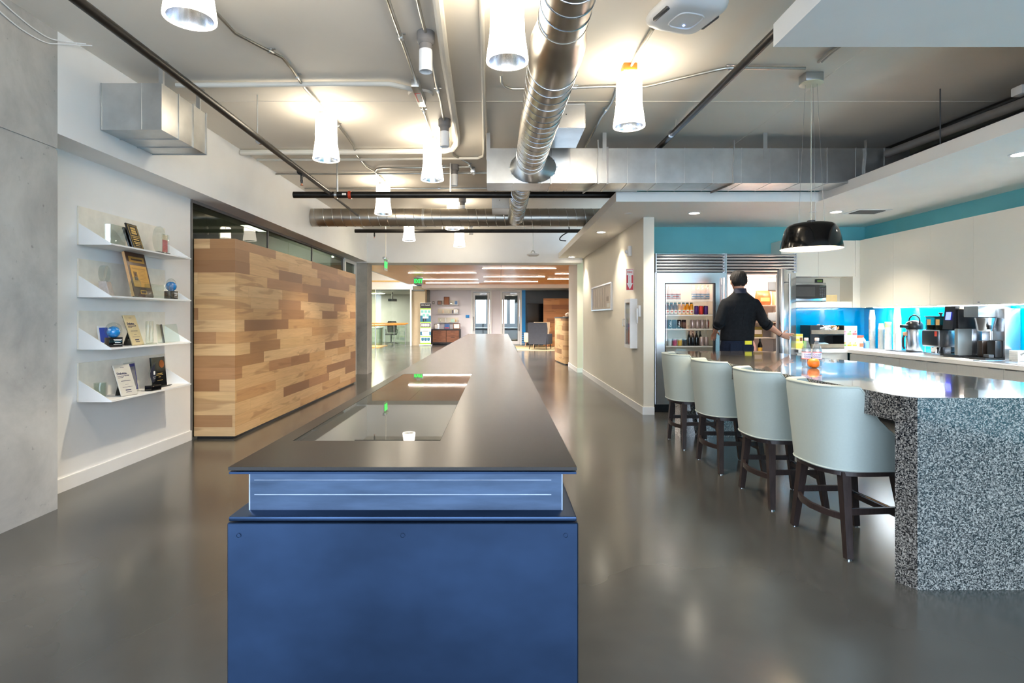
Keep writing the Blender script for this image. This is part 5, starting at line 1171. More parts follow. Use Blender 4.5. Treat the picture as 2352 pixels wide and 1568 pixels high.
# microwave etc.
o = thing('microwave', 'stainless microwave with black door in the open cabinet niche', 'microwave', (4.295, 8.0, 1.4905))
MB().rbox(-0.262, 0.262, -0.12, 0.17, 0.008, 0.262, 0.006).build('case', M['ssteel'], o)
MB().prism([(-0.258, 0.055), (-0.18, 0.042), (0.0, 0.036), (0.18, 0.042), (0.258, 0.055), (0.258, 0.222), (0.18, 0.232), (0.0, 0.236), (-0.18, 0.232), (-0.258, 0.222)], 'y', -0.128, -0.12).build('black_front', M['blackgloss'], o)
MB().rbox(-0.20, 0.10, -0.130, -0.128, 0.07, 0.205, 0.001, 1).build('door_window', flat('mwwindow', (52,52,52), 0.25), o)
b = MB()
for r in range(6):
    for c in range(3): b.box(0.165+c*0.028, 0.185+c*0.028, -0.1295, -0.128, 0.07+r*0.021, 0.083+r*0.021)
b.build('keypad', M['darkgrey'], o); MB().box(0.165, 0.24, -0.1295, -0.128, 0.205, 0.222).build('display', flat('mwdisp', (50,66,60), 0.2), o)
b = MB()
for x in (-0.22, 0.22): b.cyl((x, -0.08, 0), (x, -0.08, 0.01), 0.012, 8)
b.build('feet', M['black'], o)
o = thing('small_clock', 'small black clock on top of the microwave', 'clock', (4.50, 7.96, 1.753)); MB().rbox(-0.05, 0.05, -0.02, 0.02, 0, 0.055, 0.004).build('clock_case', M['black'], o); MB().box(-0.035, 0.035, -0.0215, -0.02, 0.015, 0.04).build('clock_display', flat('clockgreen', (110,150,60), 0.4), o)
o = thing('cardboard_box', 'small tan cardboard box right of the microwave', 'box', (4.66, 8.0, 1.4905)); MB().box(-0.08, 0.08, -0.07, 0.07, 0, 0.095).build('box_body', flat('card', (222,194,142), 0.7), o); MB().prism([(-0.08, 0.095), (-0.01, 0.095), (-0.05, 0.13)], 'y', 0.06, 0.064).build('box_flap', flat('card', (222,194,142), 0.7), o)
# sugar organiser
o = thing('sachet_organiser', 'black two tier organiser heaped with sugar sachets on the back counter', 'organiser', (4.52, 7.92, CT))
b = MB(); b.prism([(-0.12, 0.0), (0.12, 0.0), (0.12, 0.315), (0.02, 0.315), (-0.12, 0.20)] if False else [(-0.13, 0), (0.13, 0), (0.13, 0.32), (-0.13, 0.32)], 'x', -0.235, -0.225); b.prism([(-0.13, 0), (0.13, 0), (0.13, 0.32), (-0.13, 0.32)], 'x', 0.225, 0.235); b.box(-0.225, 0.225, 0.12, 0.13, 0, 0.32); b.box(-0.225, 0.225, -0.13, 0.12, 0, 0.012); b.box(-0.225, 0.225, -0.13, 0.12, 0.185, 0.195)
b.box(-0.225, -0.12, -0.125, 0.12, 0.012, 0.185); b.box(-0.225, -0.10, -0.125, 0.12, 0.195, 0.318)
b.build('organiser_case', M['black'], o)
for z in (0.0, 0.19): MB().box(-0.225, 0.225, -0.145, -0.13, z+0.01, z+0.065).build('front_lip', flat('taupe', (118,108,92), 0.45, var=0.15), o)
for k in range(36):
    x, y, z = random.uniform(-0.06, 0.19), random.uniform(-0.11, 0.0), 0.215+0.010*(k//4)+random.uniform(0, .02)
    s = MB().rbox(-0.034, 0.034, -0.019, 0.019, -0.005, 0.005, 0.003, 1).build('sugar_sachet', M['paper'] if k % 5 else flat('rawsugar', (206,160,104), 0.6)); s.location = (4.52+x, 7.92+y, CT+z)
    s.rotation_euler = (random.uniform(-.7, .7), random.uniform(-.6, .6), random.uniform(0, 3))
    if k % 5: tag(s, 'white sugar sachet heaped on the upper tray of the black organiser', 'sugar sachet', 'sugar sachets on the organiser')
    else: tag(s, 'brown sugar sachet among white ones on the black organiser', 'sugar sachet', 'sugar sachets on the organiser')
o = thing('folded_cloth', 'pale blue folded cloth in the lower tray of the black organiser', 'cloth', (4.50, 7.88, CT+0.0125)); MB().loft([[(0.10*s*math.cos(2*PI*k/20)*(1+.2*math.sin(5*k)), 0.07*s*math.sin(2*PI*k/20), z) for k in range(20)] for z, s in ((0, 1), (.03, 1.0), (.055, .7), (.07, .3))]).build('cloth_folds', flat('paleblue', (190,216,224), 0.8), o)
for r in range(2):
    for c in range(3):
        o = thing('tea_box', '%s tea box of the %s row beside the black organiser' % (('left', 'middle', 'right')[c], ('lower', 'upper')[r]), 'tea box', (4.795+0.072*c, 7.92, CT+0.156*r), 0, 'white tea boxes stacked in two rows')
        MB().rbox(-0.035, 0.035, -0.06, 0.06, 0, 0.154, 0.002, 1).build('carton', M['paper'], o)
        cc = [(110,180,70), (240,160,40), (210,190,70), (190,130,180), (120,160,80), (220,80,80)][r*3+c]
        MB().rbox(-0.03, 0.03, -0.0615, -0.06, 0.03, 0.055, 0.0005, 1).build('colour_label', flat('tea%d%d' % (r, c), cc, 0.5), o)
        b = MB(); b.ball((0.012, -0.0605, 0.075), (0.012, 0.001, 0.012), 10, 6); b.ball((-0.006, -0.0605, 0.07), (0.007, 0.001, 0.007), 8, 6); b.build('fruit_picture', flat('teaf%d%d' % (r, c), [(230,150,40), (240,150,30), (150,180,60), (230,100,130), (90,140,60), (200,60,90)][r*3+c], 0.5), o)
o = thing('sweet_tub', 'clear tub with a red lid beside the tea boxes', 'tub', (5.03, 7.90, CT)); MB().lathe([(0, 0), (0.048, 0), (0.05, 0.145), (0, 0.145)], 20).build('tub_body', flat('tubbody', (250,214,190), 0.3), o); MB().lathe([(0, 0.145), (0.053, 0.145), (0.053, 0.178), (0, 0.18)], 20).build('lid', flat('lidred', (240,88,64), 0.4), o); MB().lathe([(0.0508, 0.02), (0.0508, 0.07)], 20, a0=4.2, a1=5.6).build('red_mark', flat('markred', (240,100,70), 0.5), o)
o = thing('scoop_cup', 'pale blue cup with white scoop handles in the counter corner', 'cup', (5.12, 7.86, CT)); MB().lathe([(0, 0), (0.036, 0), (0.042, 0.10), (0.038, 0.10), (0.033, 0.01), (0, 0.008)], 20).build('cup_body', flat('cupblue', (122,172,216), 0.4), o)
for s in (-1, 1): MB().tube([(0.02*s, 0, 0.05), (0.045*s, 0, 0.12), (0.075*s, 0, 0.155)], [0.012, 0.012, 0.01], 8).build('scoop_handle', M['wplastic'], o)
def cups(label, px, ybase, sections):
    x = 5.16; Y = x*F/(px-VX)
    o = thing('cup_stack', label, 'cup stack', (x, Y, CT), 0, 'tall stacks of disposable cups in the counter corner')
    z = 0
    for k, (h, r, up, m) in enumerate(sections):
        b = MB(); n = int(h/0.014); prof = []
        for i in range(n): prof += [(r*(0.97 if not up else 1.0)-0.002*(0), z+h*i/n), (r+0.0015, z+h*(i+.5)/n), (r+0.0015, z+h*(i+.7)/n), (r-0.001, z+h*(i+.75)/n)]
        prof = [(0, z)]+prof+[(r*0.96, z+h), (0, z+h)]
        if up: prof = [(0, z), (r, z), (r, z+h*0.15), (r*0.72, z+h), (0, z+h)]
        b.lathe(prof, 20).build('nested_cups' if not up else 'top_cup', m, o); z += h
cp, cw, cg = flat('cupclear', (172,172,168), 0.25), flat('cupwhite', (206,204,198), 0.45), flat('cupgreen', (196,210,150), 0.5)
cups('tall stack of translucent cups, leftmost in the counter corner', 2003, 795, [(0.40, 0.040, 0, cp), (0.135, 0.040, 1, cw)])
cups('shorter stack of translucent cups, second from the corner', 2024, 795, [(0.27, 0.037, 0, cp), (0.08, 0.037, 1, cw)])
cups('shorter stack of white paper cups with a green mark', 2040, 795, [(0.30, 0.040, 0, cw), (0.07, 0.040, 0, cg)])
cups('tallest stack of white paper cups, nearest the coffee machines', 2061, 795, [(0.425, 0.044, 0, cw), (0.125, 0.042, 1, cw)])
o = thing('condiment_carton', 'yellow and white carton beside the fridge on the back counter', 'carton', (4.16, 7.88, CT)); MB().rbox(-0.055, 0.055, -0.035, 0.035, 0.07, 0.20, 0.003).build('carton_body', flat('cartoncream', (240,226,170), 0.5), o)
b = MB(); b.box(-0.05, 0.05, -0.0365, -0.035, 0.17, 0.195); b.box(-0.05, 0.0, -0.0365, -0.035, 0.10, 0.13); b.build('yellow_print', flat('cartonyellow', (240,206,60), 0.5), o); b = MB(); b.box(0.01, 0.045, -0.0365, -0.035, 0.10, 0.15); b.build('brown_print', flat('cartonbrown', (130,80,50), 0.5), o)
MB().rbox(-0.06, 0.06, -0.045, 0.045, 0, 0.07, 0.005).build('yellow_tray', flat('trayyellow', (240,214,90), 0.5), o)
o = thing('green_packet', 'bright green packet on the back counter beside the yellow carton', 'packet', (4.29, 7.92, CT)); MB().loft([[(0.055*s*math.cos(2*PI*k/16), 0.035*math.sin(2*PI*k/16), z) for k in range(16)] for z, s in ((0, .8), (.03, 1.1), (.08, 1.0), (.10, .6))]).build('packet_body', flat('packetgreen', (110,196,40), 0.4), o)
o = thing('syrup_bottle', 'slim bottle with brown label beside the yellow carton', 'bottle', (4.085, 8.02, CT)); MB().lathe([(0, 0), (0.032, 0), (0.032, 0.16), (0.014, 0.20), (0.012, 0.25), (0, 0.25)], 18).build('bottle_body', M['liner'], o); MB().lathe([(0.0325, 0.10), (0.0325, 0.15)], 18).build('label', flat('labelbrown', (170,90,50), 0.5), o); MB().lathe([(0, 0.25), (0.014, 0.25), (0.006, 0.275), (0, 0.275)], 12).build('cap', M['black'], o)

# ------------------------------------------------------------------ coffee corner (machines face -X)
def mach(name, label, cat, x, y): return thing(name, label, cat, (x, y, CT))
o = mach('drip_tray', 'white serving tray under the black mats by the airpot', 'tray', 4.98, 7.0); MB().rbox(-0.13, 0.13, -0.30, 0.22, 0, 0.012, 0.004).build('tray_plate', M['wplastic'], o); MB().box(-0.10, 0.10, -0.27, 0.15, 0.012, 0.018).build('black_mat', M['black'], o)
o = thing('airpot', 'stainless airpot with a black pump lid on the right counter', 'airpot', (5.02, 6.84, CT+0.0185))
MB().lathe([(0, 0), (0.082, 0), (0.085, 0.01), (0.085, 0.245), (0.078, 0.27), (0, 0.27)], 32).build('steel_body', M['ssteel'], o)
MB().lathe([(0, 0.27), (0.086, 0.27), (0.09, 0.285), (0.088, 0.335), (0.07, 0.36), (0.03, 0.375), (0, 0.375)], 28).build('black_lid', M['black'], o)
MB().rbox(-0.165, -0.06, -0.025, 0.025, 0.285, 0.325, 0.01).build('pump_spout', M['black'], o)
MB().tube(spline([(0, 0.085, 0.33), (0, 0.08, 0.40), (0, 0.0, 0.44), (0, -0.08, 0.40), (0, -0.085, 0.33)], 6), 0.009, 8).build('carry_handle', M['black'], o)
MB().rbox(-0.09, -0.078, 0.0, 0.075, 0.19, 0.235, 0.003).build('paper_tag', flat('tagtan', (222,176,140), 0.6), o)
MB().tube([(-0.085, 0.05, 0.03), (-0.098, 0.055, 0.06), (-0.098, 0.055, 0.16), (-0.085, 0.05, 0.19)], 0.012, 8).build('side_handle', M['black'], o)
for k, (y, lb) in enumerate(((7.14, 'thin bent wire stand left of the airpot'), (6.64, 'thin bent wire stand right of the airpot'))):
    tag(MB().tube([(5.0, y, CT+0.0125), (5.0, y, CT+0.22), (4.98, y-0.10, CT+0.26)], 0.004, 6).build('wire_stand', M['conduit']), lb, 'wire stand')
o = mach('coffee_grinder', 'coffee grinder with two clear bean hoppers and a black front', 'coffee grinder', 5.02, 6.40)
MB().rbox(-0.13, 0.13, -0.115, 0.135, 0.10, 0.29, 0.006).build('steel_body', M['ssteel'], o); MB().rbox(-0.14, -0.13, -0.095, 0.13, 0.115, 0.28, 0.004).build('black_front', M['black'], o)
MB().rbox(-0.12, 0.13, -0.115, 0.135, 0, 0.03, 0.004).build('base_plate', M['ssteel'], o); MB().rbox(0.0, 0.13, -0.11, 0.13, 0.03, 0.10, 0.004).build('rear_column', M['ssteel'], o)
MB().lathe([(0, 0.03), (0.04, 0.03), (0.05, 0.095), (0, 0.095)], 18, (-0.05, 0.04, 0)).build('steel_cup', M['chrome'], o)
for y in (-0.055, 0.075): 
    h = MB().rbox(-0.10, 0.11, y-0.055, y+0.055, 0.29, 0.435, 0.004).build('bean_hopper', M['glassdark'], o); MB().rbox(-0.09, 0.10, y-0.048, y+0.048, 0.292, 0.345, 0.004).build('coffee_beans', flat('beans', (44,30,24), 0.5, var=0.5, scale=80), h)
    MB().box(-0.105, -0.102, y-0.03, y+0.025, 0.345, 0.41).build('hopper_label', flat('hoplabel', (206,166,104), 0.6), h)
MB().rbox(-0.11, 0.12, -0.118, 0.138, 0.435, 0.445, 0.003).build('hopper_lid', M['black'], o); MB().lathe([(0, .445), (0.012, .445), (0.012, .465), (0.024, .472), (0.022, .485), (0, .486)], 14, (0.0, 0.03, 0)).build('lid_knob', M['black'], o)
MB().box(-0.1415, -0.14, -0.095, -0.06, 0.22, 0.275).build('red_sticker', flat('stickred', (206,66,50), 0.5), o)
o = mach('espresso_brewer', 'narrow coffee machine with a black touch panel lit blue', 'coffee machine', 5.03, 6.12)
MB().rbox(-0.14, 0.14, -0.10, 0.11, 0.0, 0.03, 0.004).build('drip_base', M['black'], o); MB().rbox(0.0, 0.16, -0.10, 0.11, 0.03, 0.31, 0.006).build('rear_body', M['ssteel'], o); MB().rbox(-0.15, 0.0, -0.10, -0.055, 0.03, 0.31, 0.004).build('side_wall', flat('sidegrey', (134,136,134), 0.4, metal=0.5), o)
MB().rbox(-0.11, 0.16, -0.06, 0.11, 0.31, 0.52, 0.008).build('brew_head', M['black'], o); MB().prism([(-0.15, 0.30), (-0.11, 0.30), (-0.07, 0.555), (-0.12, 0.555)], 'y', -0.03, 0.11).build('touch_panel', M['black'], o)
MB().add([(-0.1455, 0.005, 0.405), (-0.1455, 0.075, 0.405), (-0.1335, 0.075, 0.49), (-0.1335, 0.005, 0.49)], [(0,1,2,3)]).build('blue_display', M['bluelcd'], o)
MB().loft([[(0.02+a*r*1.1, 0.10+c*r, z) for a, c in ((-1,-1),(1,-1),(1,1),(-1,1))] for z, r in ((0.43, 0.03), (0.53, 0.065), (0.548, 0.065))]).build('bean_funnel', flat('funneltan', (214,184,140), 0.4), o)
o = mach('coffee_brewer', 'large stainless drip coffee brewer with a steel funnel basket', 'coffee machine', 5.06, 5.98)
MB().rbox(0.04, 0.20, -0.275, 0.0, 0.0, 0.525, 0.006).build('back_tower', M['ssteel'], o)
MB().rbox(-0.16, 0.04, -0.275, 0.0, 0.0, 0.018, 0.004).build('base_plate', M['black'], o)
MB().rbox(-0.14, 0.20, -0.17, 0.015, 0.435, 0.548, 0.006).build('brew_head', flat('headgrey', (136,142,144), 0.4, metal=0.4), o)
MB().lathe([(0, 0.29), (0.062, 0.29), (0.068, 0.30), (0.092, 0.42), (0.096, 0.428), (0.0, 0.428)], 28, (-0.06, -0.16, 0)).build('funnel_basket', M['ssteel'], o)
MB().rbox(-0.115, -0.09, -0.275, -0.24, 0.31, 0.355, 0.006).tube([(-0.10, -0.25, 0.335), (-0.08, -0.22, 0.36)], 0.012, 8).build('funnel_handle', M['black'], o)
MB().tube([(0.033, -0.115, 0.02), (0.033, -0.115, 0.30)], 0.008, 8).build('sight_tube', M['chrome'], o)
MB().rbox(-0.04, 0.035, -0.255, -0.15, 0.018, 0.20, 0.02).build('coffee_carafe', M['black'], o); MB().rbox(-0.10, -0.045, -0.25, -0.18, 0.018, 0.055, 0.006).build('black_cup', M['darkgrey'], o)
MB().rbox(-0.04, 0.035, -0.10, -0.03, 0.018, 0.19, 0.015).build('dark_canister', flat('darkbrowncan', (50,40,34), 0.35), o)
MB().box(-0.155, -0.154, -0.11, -0.04, 0.33, 0.335).build('label_line', M['darkgrey'], o) if False else None
o = mach('paper_sheet', 'white printed paper lying before the big coffee brewer', 'paper', 4.86, 6.02); MB().box(-0.06, 0.06, -0.12, 0.12, 0, 0.002).build('sheet', M['paper'], o); MB().box(-0.04, -0.035, -0.1, 0.1, 0.002, 0.0025).build('red_line', rb, o)
o = mach('napkin_holder', 'small white napkin stack beside the sink at the right edge', 'napkin holder', 5.15, 5.60); MB().rbox(-0.06, 0.06, -0.05, 0.05, 0, 0.105, 0.004).build('napkin_stack', M['paper'], o)
b = MB()
for k in range(5): b.box(-0.061, -0.06, -0.05, 0.05, 0.018+0.018*k, 0.020+0.018*k)
b.build('sheet_edges', flat('edgegrey', (206,206,206), 0.6), o)
o = mach('kitchen_tap', 'chrome gooseneck tap at the right picture edge', 'tap', 5.18, 5.30)
MB().tube(spline([(0, 0, 0), (0, 0.0, 0.07), (-0.03, 0.05, 0.105), (-0.09, 0.13, 0.10), (-0.13, 0.18, 0.07)], 6), 0.011, 10).build('spout', M['chrome'], o); MB().lathe([(0, 0), (0.03, 0), (0.026, 0.015), (0, 0.015)], 16).build('tap_base', M['chrome'], o); MB().tube([(0.0, 0.02, 0.02), (-0.02, 0.10, 0.03), (-0.05, 0.16, 0.0)], 0.008, 8).build('lever', M['chrome'], o)
o = mach('sink', 'shallow stainless sink rim on the right counter beside the tap', 'sink', 4.95, 5.35)
b = MB(); b.rbox(-0.22, -0.19, -0.35, 0.30, 0, 0.008, 0.003); b.rbox(0.15, 0.18, -0.35, 0.30, 0, 0.008, 0.003); b.rbox(-0.19, 0.15, -0.35, -0.32, 0, 0.008, 0.003); b.rbox(-0.19, 0.15, 0.27, 0.30, 0, 0.008, 0.003); b.build('sink_rim', M['ssteel'], o)
MB().box(-0.19, 0.15, -0.32, 0.27, 0.0, 0.002).build('sink_basin', M['ssteel'], o)
# ================================================================== THE MAN AT THE FRIDGE (seen from behind, facing +Y)
man = thing('person', 'man in a black shirt and dark jeans holding the open fridge door', 'person', (2.93, 6.93, 0))
BX, BY = 2.93, 6.93
def W(x, y, z): return Vector((x-BX, y-BY, z))
def ell(c, rx, ry, n=24, p=1.0, rot=0.0):
    out = []
    for k in range(n):
        a = 2*PI*k/n; x = rx*math.copysign(abs(math.cos(a))**p, math.cos(a)); y = ry*math.copysign(abs(math.sin(a))**p, math.sin(a))
        out.append((c[0]+x*math.cos(rot)-y*math.sin(rot), c[1]+x*math.sin(rot)+y*math.cos(rot), c[2]))
    return out
def fused(b, name, m, voxel, smooth=2, parent=man):
    o = b.build(name, m, parent, fix=True)
    r = o.modifiers.new('join', 'REMESH'); r.mode = 'VOXEL'; r.voxel_size = voxel; r.use_smooth_shade = True
    s = o.modifiers.new('soften', 'SMOOTH'); s.factor = 0.5; s.iterations = smooth
    return o
SHL, SHR = W(2.785, 6.94, 1.458), W(3.125, 6.93, 1.458)
ELL, ELR = W(2.665, 6.86, 1.20), W(3.175, 6.77, 1.205)
WRL, WRR = W(2.70, 7.07, 1.09), W(3.405, 6.822, 1.058)
HD = W(2.940, 6.95, 1.722)
hips = [W(2.915, 6.93, 0.92)]
b = MB()
# head: skull, jaw, neck
b.ball(HD, (0.084, 0.102, 0.112), 28, 20); b.ball(HD+Vector((0, 0.035, -0.055)), (0.058, 0.062, 0.075), 20, 14)
b.tube([HD+Vector((0, -0.02, -0.06)), HD+Vector((0, -0.035, -0.15)), W(2.945, 6.92, 1.50)], [0.056, 0.058, 0.075], 20)
b.tube([HD+Vector((0, 0.092, 0.0)), HD+Vector((0, 0.118, -0.03)), HD+Vector((0, 0.10, -0.045))], [0.010, 0.017, 0.012], 10)      # nose
b.tube([HD+Vector((-0.045, 0.078, 0.022)), HD+Vector((0, 0.095, 0.025)), HD+Vector((0.045, 0.078, 0.022))], 0.011, 8)             # brow
b.tube([HD+Vector((-0.022, 0.088, -0.072)), HD+Vector((0, 0.097, -0.073)), HD+Vector((0.022, 0.088, -0.072))], 0.008, 8)           # lips
for s in (-1, 1):
    e = HD+Vector((0.088*s, -0.002, -0.020))
    b.loft([[e+Vector((0.010*s*t+0.006*s*math.sin(a)*0, 0.017*r*math.cos(a)-0.008*t, 0.031*r*math.sin(a))) for a in [2*PI*k/14 for k in range(14)]] for t, r in ((-1.2, .7), (0, 1), (0.8, 1.05), (1.3, .8))])
# torso, pelvis, legs
b.loft([ell(W(2.915, 6.93, .86), .16, .105), ell(W(2.915, 6.93, .98), .165, .11), ell(W(2.925, 6.93, 1.15), .155, .10), ell(W(2.945, 6.93, 1.35), .18, .10), ell(W(2.95, 6.93, 1.45), .15, .085), ell(W(2.95, 6.925, 1.53), .07, .065)])
for s, kx in ((-1, 2.82), (1, 3.005)):
    b.tube([W(kx+0.01*s, 6.93, .92), W(kx+.005*s, 6.94, .70), W(kx, 6.95, .50), W(kx, 6.93, .35), W(kx, 6.91, .09)], [.092, .083, .058, .056, .042], 18)
    b.loft([ell(W(kx, 6.965, z), rx, ry) for z, rx, ry in ((0.012, .042, .12), (.03, .046, .125), (.06, .042, .11), (.10, .036, .06))])
# arms
for sh_, el_, wr_ in ((SHL, ELL, WRL), (SHR, ELR, WRR)):
    b.tube([sh_, sh_.lerp(el_, .5), el_, el_.lerp(wr_, .3), el_.lerp(wr_, .75), wr_], [.056, .048, .041, .042, .030, .026], 16)
# hands: palm plus five separate jointed fingers
def hand(wr, d, side, up, curl, spread):
    """d: pointing direction, side: toward the thumb, up: back of the hand"""
    d, side, up = d.normalized(), side.normalized(), up.normalized()
    pc = wr+d*0.05
    rg = []
    for t, w, h in ((-0.01, .024, .021), (.02, .033, .019), (.06, .041, .016), (.092, .039, .013)):
        c = wr+d*t; rg.append([c+side*(w*math.cos(2*PI*k/16))+up*(h*math.sin(2*PI*k/16)) for k in range(16)])
    b.loft(rg)
    for i, (off, L) in enumerate(((.030, .074), (.010, .083), (-.011, .077), (-.030, .060))):
        p = wr+d*0.088+side*off; cv = curl[i]; dd = (d+side*(spread*off*6)).normalized(); pts = [wr+d*0.055+side*off*0.85, p]
        for k, f in enumerate((.44, .31, .25)):
            a = cv*(k+1)/3.0*1.5; q = dd*math.cos(a)-up*math.sin(a); pts.append(pts[-1]+q*L*f)
        b.tube(pts, [.0090, .0090, .0083, .0076, .0060], 10); b.ball(pts[-1], .0062, 8, 6)
    p = wr+d*0.022+side*0.026; t1 = (d*0.55+side*0.8-up*0.35).normalized(); t2 = (d*0.85+side*0.35-up*0.5).normalized()
    b.tube([p-side*0.012, p+t1*0.034, p+t1*0.034+t2*0.028, p+t1*0.034+t2*0.052], [.013, .0112, .0098, .0068], 10); b.ball(p+t1*0.034+t2*0.052, .0068, 8, 6)
HP = MD @ Vector((0.85, 0.055, 1.03)); HP = HP-Vector((BX, BY, 0))
hand(WRR, Vector((0.13, 0.008, -0.022)), Vector((0.17, 0, 1)), Vector((0.05, -1, 0.0)), (.22, .45, .85, 1.05), 0.75)
hand(WRL, WRL-ELL, Vector((0.9, 0.1, .3)), Vector((-.25, -.3, 0.9)), (.8, .9, .95, 1.0), 0.2)
fused(b, 'body', M['skin'], 0.0045, 2)
# face and hair
for s in (-1, 1): MB().ball(HD+Vector((0.031*s, 0.082, 0.006)), 0.0115, 12, 8).build('eye', M['wplastic'], man)
b = MB(); rows = []
def sgp(v, p): return math.copysign(abs(v)**p, v)
for j in range(31):
    v = j/30; row = []
    for i in range(109):
        a = 2*PI*(i%108)/108; front = math.sin(a)              # +1 at the face
        zlow = -0.082 if front < -0.25 else (-0.050+(front+0.25)*0.06 if front < 0.45 else 0.060)
        zl = math.asin(max(-1, min(1, zlow/0.125))); el_ = zl+(PI/2-zl)*v
        tuft = 1+(0.022*mnoise.noise(Vector((3*math.cos(a), 3*math.sin(a), 4*v)))+0.050*mnoise.noise(Vector((13*math.cos(a), 13*math.sin(a), 5*v))))*(min(1, .15+v*5) if v < .9 else .5)
        r = abs(math.cos(el_))**0.74*tuft*(0.93 if v < 0.05 else (0.97 if v < 0.12 else 1.0))
        low = 0.90 if el_ < -0.35 else 1.0
        row.append(HD+Vector((0.099*r*low*math.cos(a), -0.004+0.112*r*low*math.sin(a), 0.010+0.116*sgp(math.sin(el_), 0.9)*(1+0.03*math.sin(6*a)*v*(1-v)*2+0.05*mnoise.noise(Vector((9*math.cos(a)*(1-v), 9*math.sin(a)*(1-v), 2.0)))*v*min(1, (1-v)*5)))))
    rows.append(row)
b.grid(rows)
h = b.build('hair', M['hair'], man, sharp=180)
so = h.modifiers.new('thick', 'SOLIDIFY'); so.thickness = 0.012; so.offset = -1
# shirt: torso, yoke, rolled sleeves fused into one garment
b = MB()
b.loft([ell(W(2.915, 6.93, .985), .198, .130, 28, .85), ell(W(2.915, 6.928, 1.03), .200, .132, 28, .85), ell(W(2.925, 6.93, 1.15), .196, .122, 28, .85), ell(W(2.94, 6.93, 1.30), .208, .125, 28, .85), ell(W(2.95, 6.93, 1.41), .214, .120, 28, .85), ell(W(2.955, 6.928, 1.470), .205, .105, 28, .9), ell(W(2.953, 6.925, 1.520), .155, .088, 28), ell(W(2.95, 6.92, 1.565), .098, .074, 28), ell(W(2.945, 6.92, 1.60), .068, .066, 28)])
for sh_, el_, wr_ in ((SHL, ELL, WRL), (SHR, ELR, WRR)):
    e = el_.lerp(wr_, .24)
    b.tube([sh_, sh_.lerp(el_, .25), sh_.lerp(el_, .6), el_, e], [.062, .069, .066, .060, .057], 20)
    b.ball(sh_+Vector((0, 0, -0.010)), (.068, .068, .058), 18, 12)
fused(b, 'shirt', M['shirt'], 0.010, 9)
b = MB()
for sh_, el_, wr_ in ((SHL, ELL, WRL), (SHR, ELR, WRR)):
    b.tube([el_.lerp(wr_, .10), el_.lerp(wr_, .26)], [.0655, .0625], 22)
b.build('rolled_cuffs', M['shirt'], man)
MB().lathe([(0.063, 1.57), (0.064, 1.622), (0.069, 1.624), (0.078, 1.585), (0.086, 1.565)], 28, (W(2.947, 6.918, 0).x, W(2.947, 6.918, 0).y, 0)).build('collar', flat('collarblue', (36,40,58), 0.8), man)
b = MB()
for k, (x0, z0, x1, z1) in enumerate(((2.86, 1.43, 2.80, 1.24), (3.03, 1.44, 3.09, 1.22), (2.95, 1.36, 2.93, 1.14), (2.87, 1.20, 2.83, 1.04), (3.0, 1.22, 3.05, 1.05), (2.90, 1.10, 2.98, 1.05))):
    pts = []
    for t in (0, .33, .66, 1):
        x, z = x0+(x1-x0)*t, z0+(z1-z0)*t; pts.append(W(x, 6.93-0.121*math.sqrt(max(0.05, 1-((x-2.935)/.22)**2)), z))
    b.tube(pts, [.003, .007, .007, .003], 8)
b.build('shirt_folds', M['shirt'], man)
# jeans with belt loops, shoes
b = MB()
b.loft([ell(W(2.912, 6.93, .84), .185, .125, 26, .9), ell(W(2.912, 6.93, .93), .192, .128, 26, .9), ell(W(2.914, 6.93, 1.00), .186, .122, 26, .9)])
for s, kx in ((-1, 2.82), (1, 3.005)):
    b.tube([W(kx+.01*s, 6.93, .92), W(kx+.005*s, 6.94, .70), W(kx, 6.945, .50), W(kx, 6.93, .30), W(kx, 6.915, .06)], [.102, .094, .074, .066, .062], 20)
fused(b, 'jeans', M['denim'], 0.011, 2)
b = MB()
for x, s in ((2.835, 1), (2.99, 1)): b.box(x-BX-0.055, x-BX+0.055, -0.133, -0.126, 0.86, 0.955)
b.build('back_pockets', M['denim'], man)
MB().box(2.995-BX-0.042, 2.995-BX+0.042, -0.137, -0.131, 0.945, 0.99).build('yellow_tag', flat('tagyellow', (226,214,40), 0.5), man, label='yellow tag clipped at the belt')
fa = (ELR-WRR).normalized(); fu = fa.cross(Vector((0, 0, 1))).normalized(); fv = fa.cross(fu); wc = WRR+fa*0.022
MB().tube([wc+fu*0.0295*math.cos(q)+fv*0.0295*math.sin(q) for q in [2*PI*k/24 for k in range(24)]], 0.0035, 6, closed=True).build('wristband', M['black'], man)
for s, kx in ((-1, 2.82), (1, 3.005)):
    MB().loft([ell(W(kx, 6.965, z), rx, ry, 24, .9) for z, rx, ry in ((0.0, .050, .140), (.025, .053, .143), (.06, .050, .125), (.10, .046, .075), (.11, .043, .065))]).build('shoe', M['black'], man)

# ================================================================== RECEPTION BEYOND THE OPENING
o = thing('sideboard', 'dark walnut sideboard with doors and drawers against the end wall', 'sideboard', (-2.42, 26.02, 0))
b = MB(); x0, x1, yf, yb = -0.66, 0.66, -0.23, 0.25
b.box(x0, x1, yf, yb, 0.66, 0.71); b.box(x0, x0+0.05, yf, yb, 0.0, 0.66); b.box(x1-0.05, x1, yf, yb, 0.0, 0.66); b.box(x0+0.05, x1-0.05, yf+0.02, yb, 0.06, 0.12); b.box(x0+.05, x1-.05, yb-.02, yb, .12, .66)
b.build('black_frame', flat('sbframe', (44,38,38), 0.4), o)
for nm, a, c, z0, z1 in (('door', -0.60, 0.01, 0.12, 0.65), ('drawer', 0.03, 0.60, 0.40, 0.65), ('drawer', 0.03, 0.60, 0.12, 0.39)):
    d = MB().box(a, c, yf+0.0, yf+0.03, z0, z1).build(nm, M['walnut'], o); MB().box((a+c)/2-0.09, (a+c)/2+0.09, yf-0.012, yf, z1-0.07, z1-0.055).build('pull', M['black'], d)
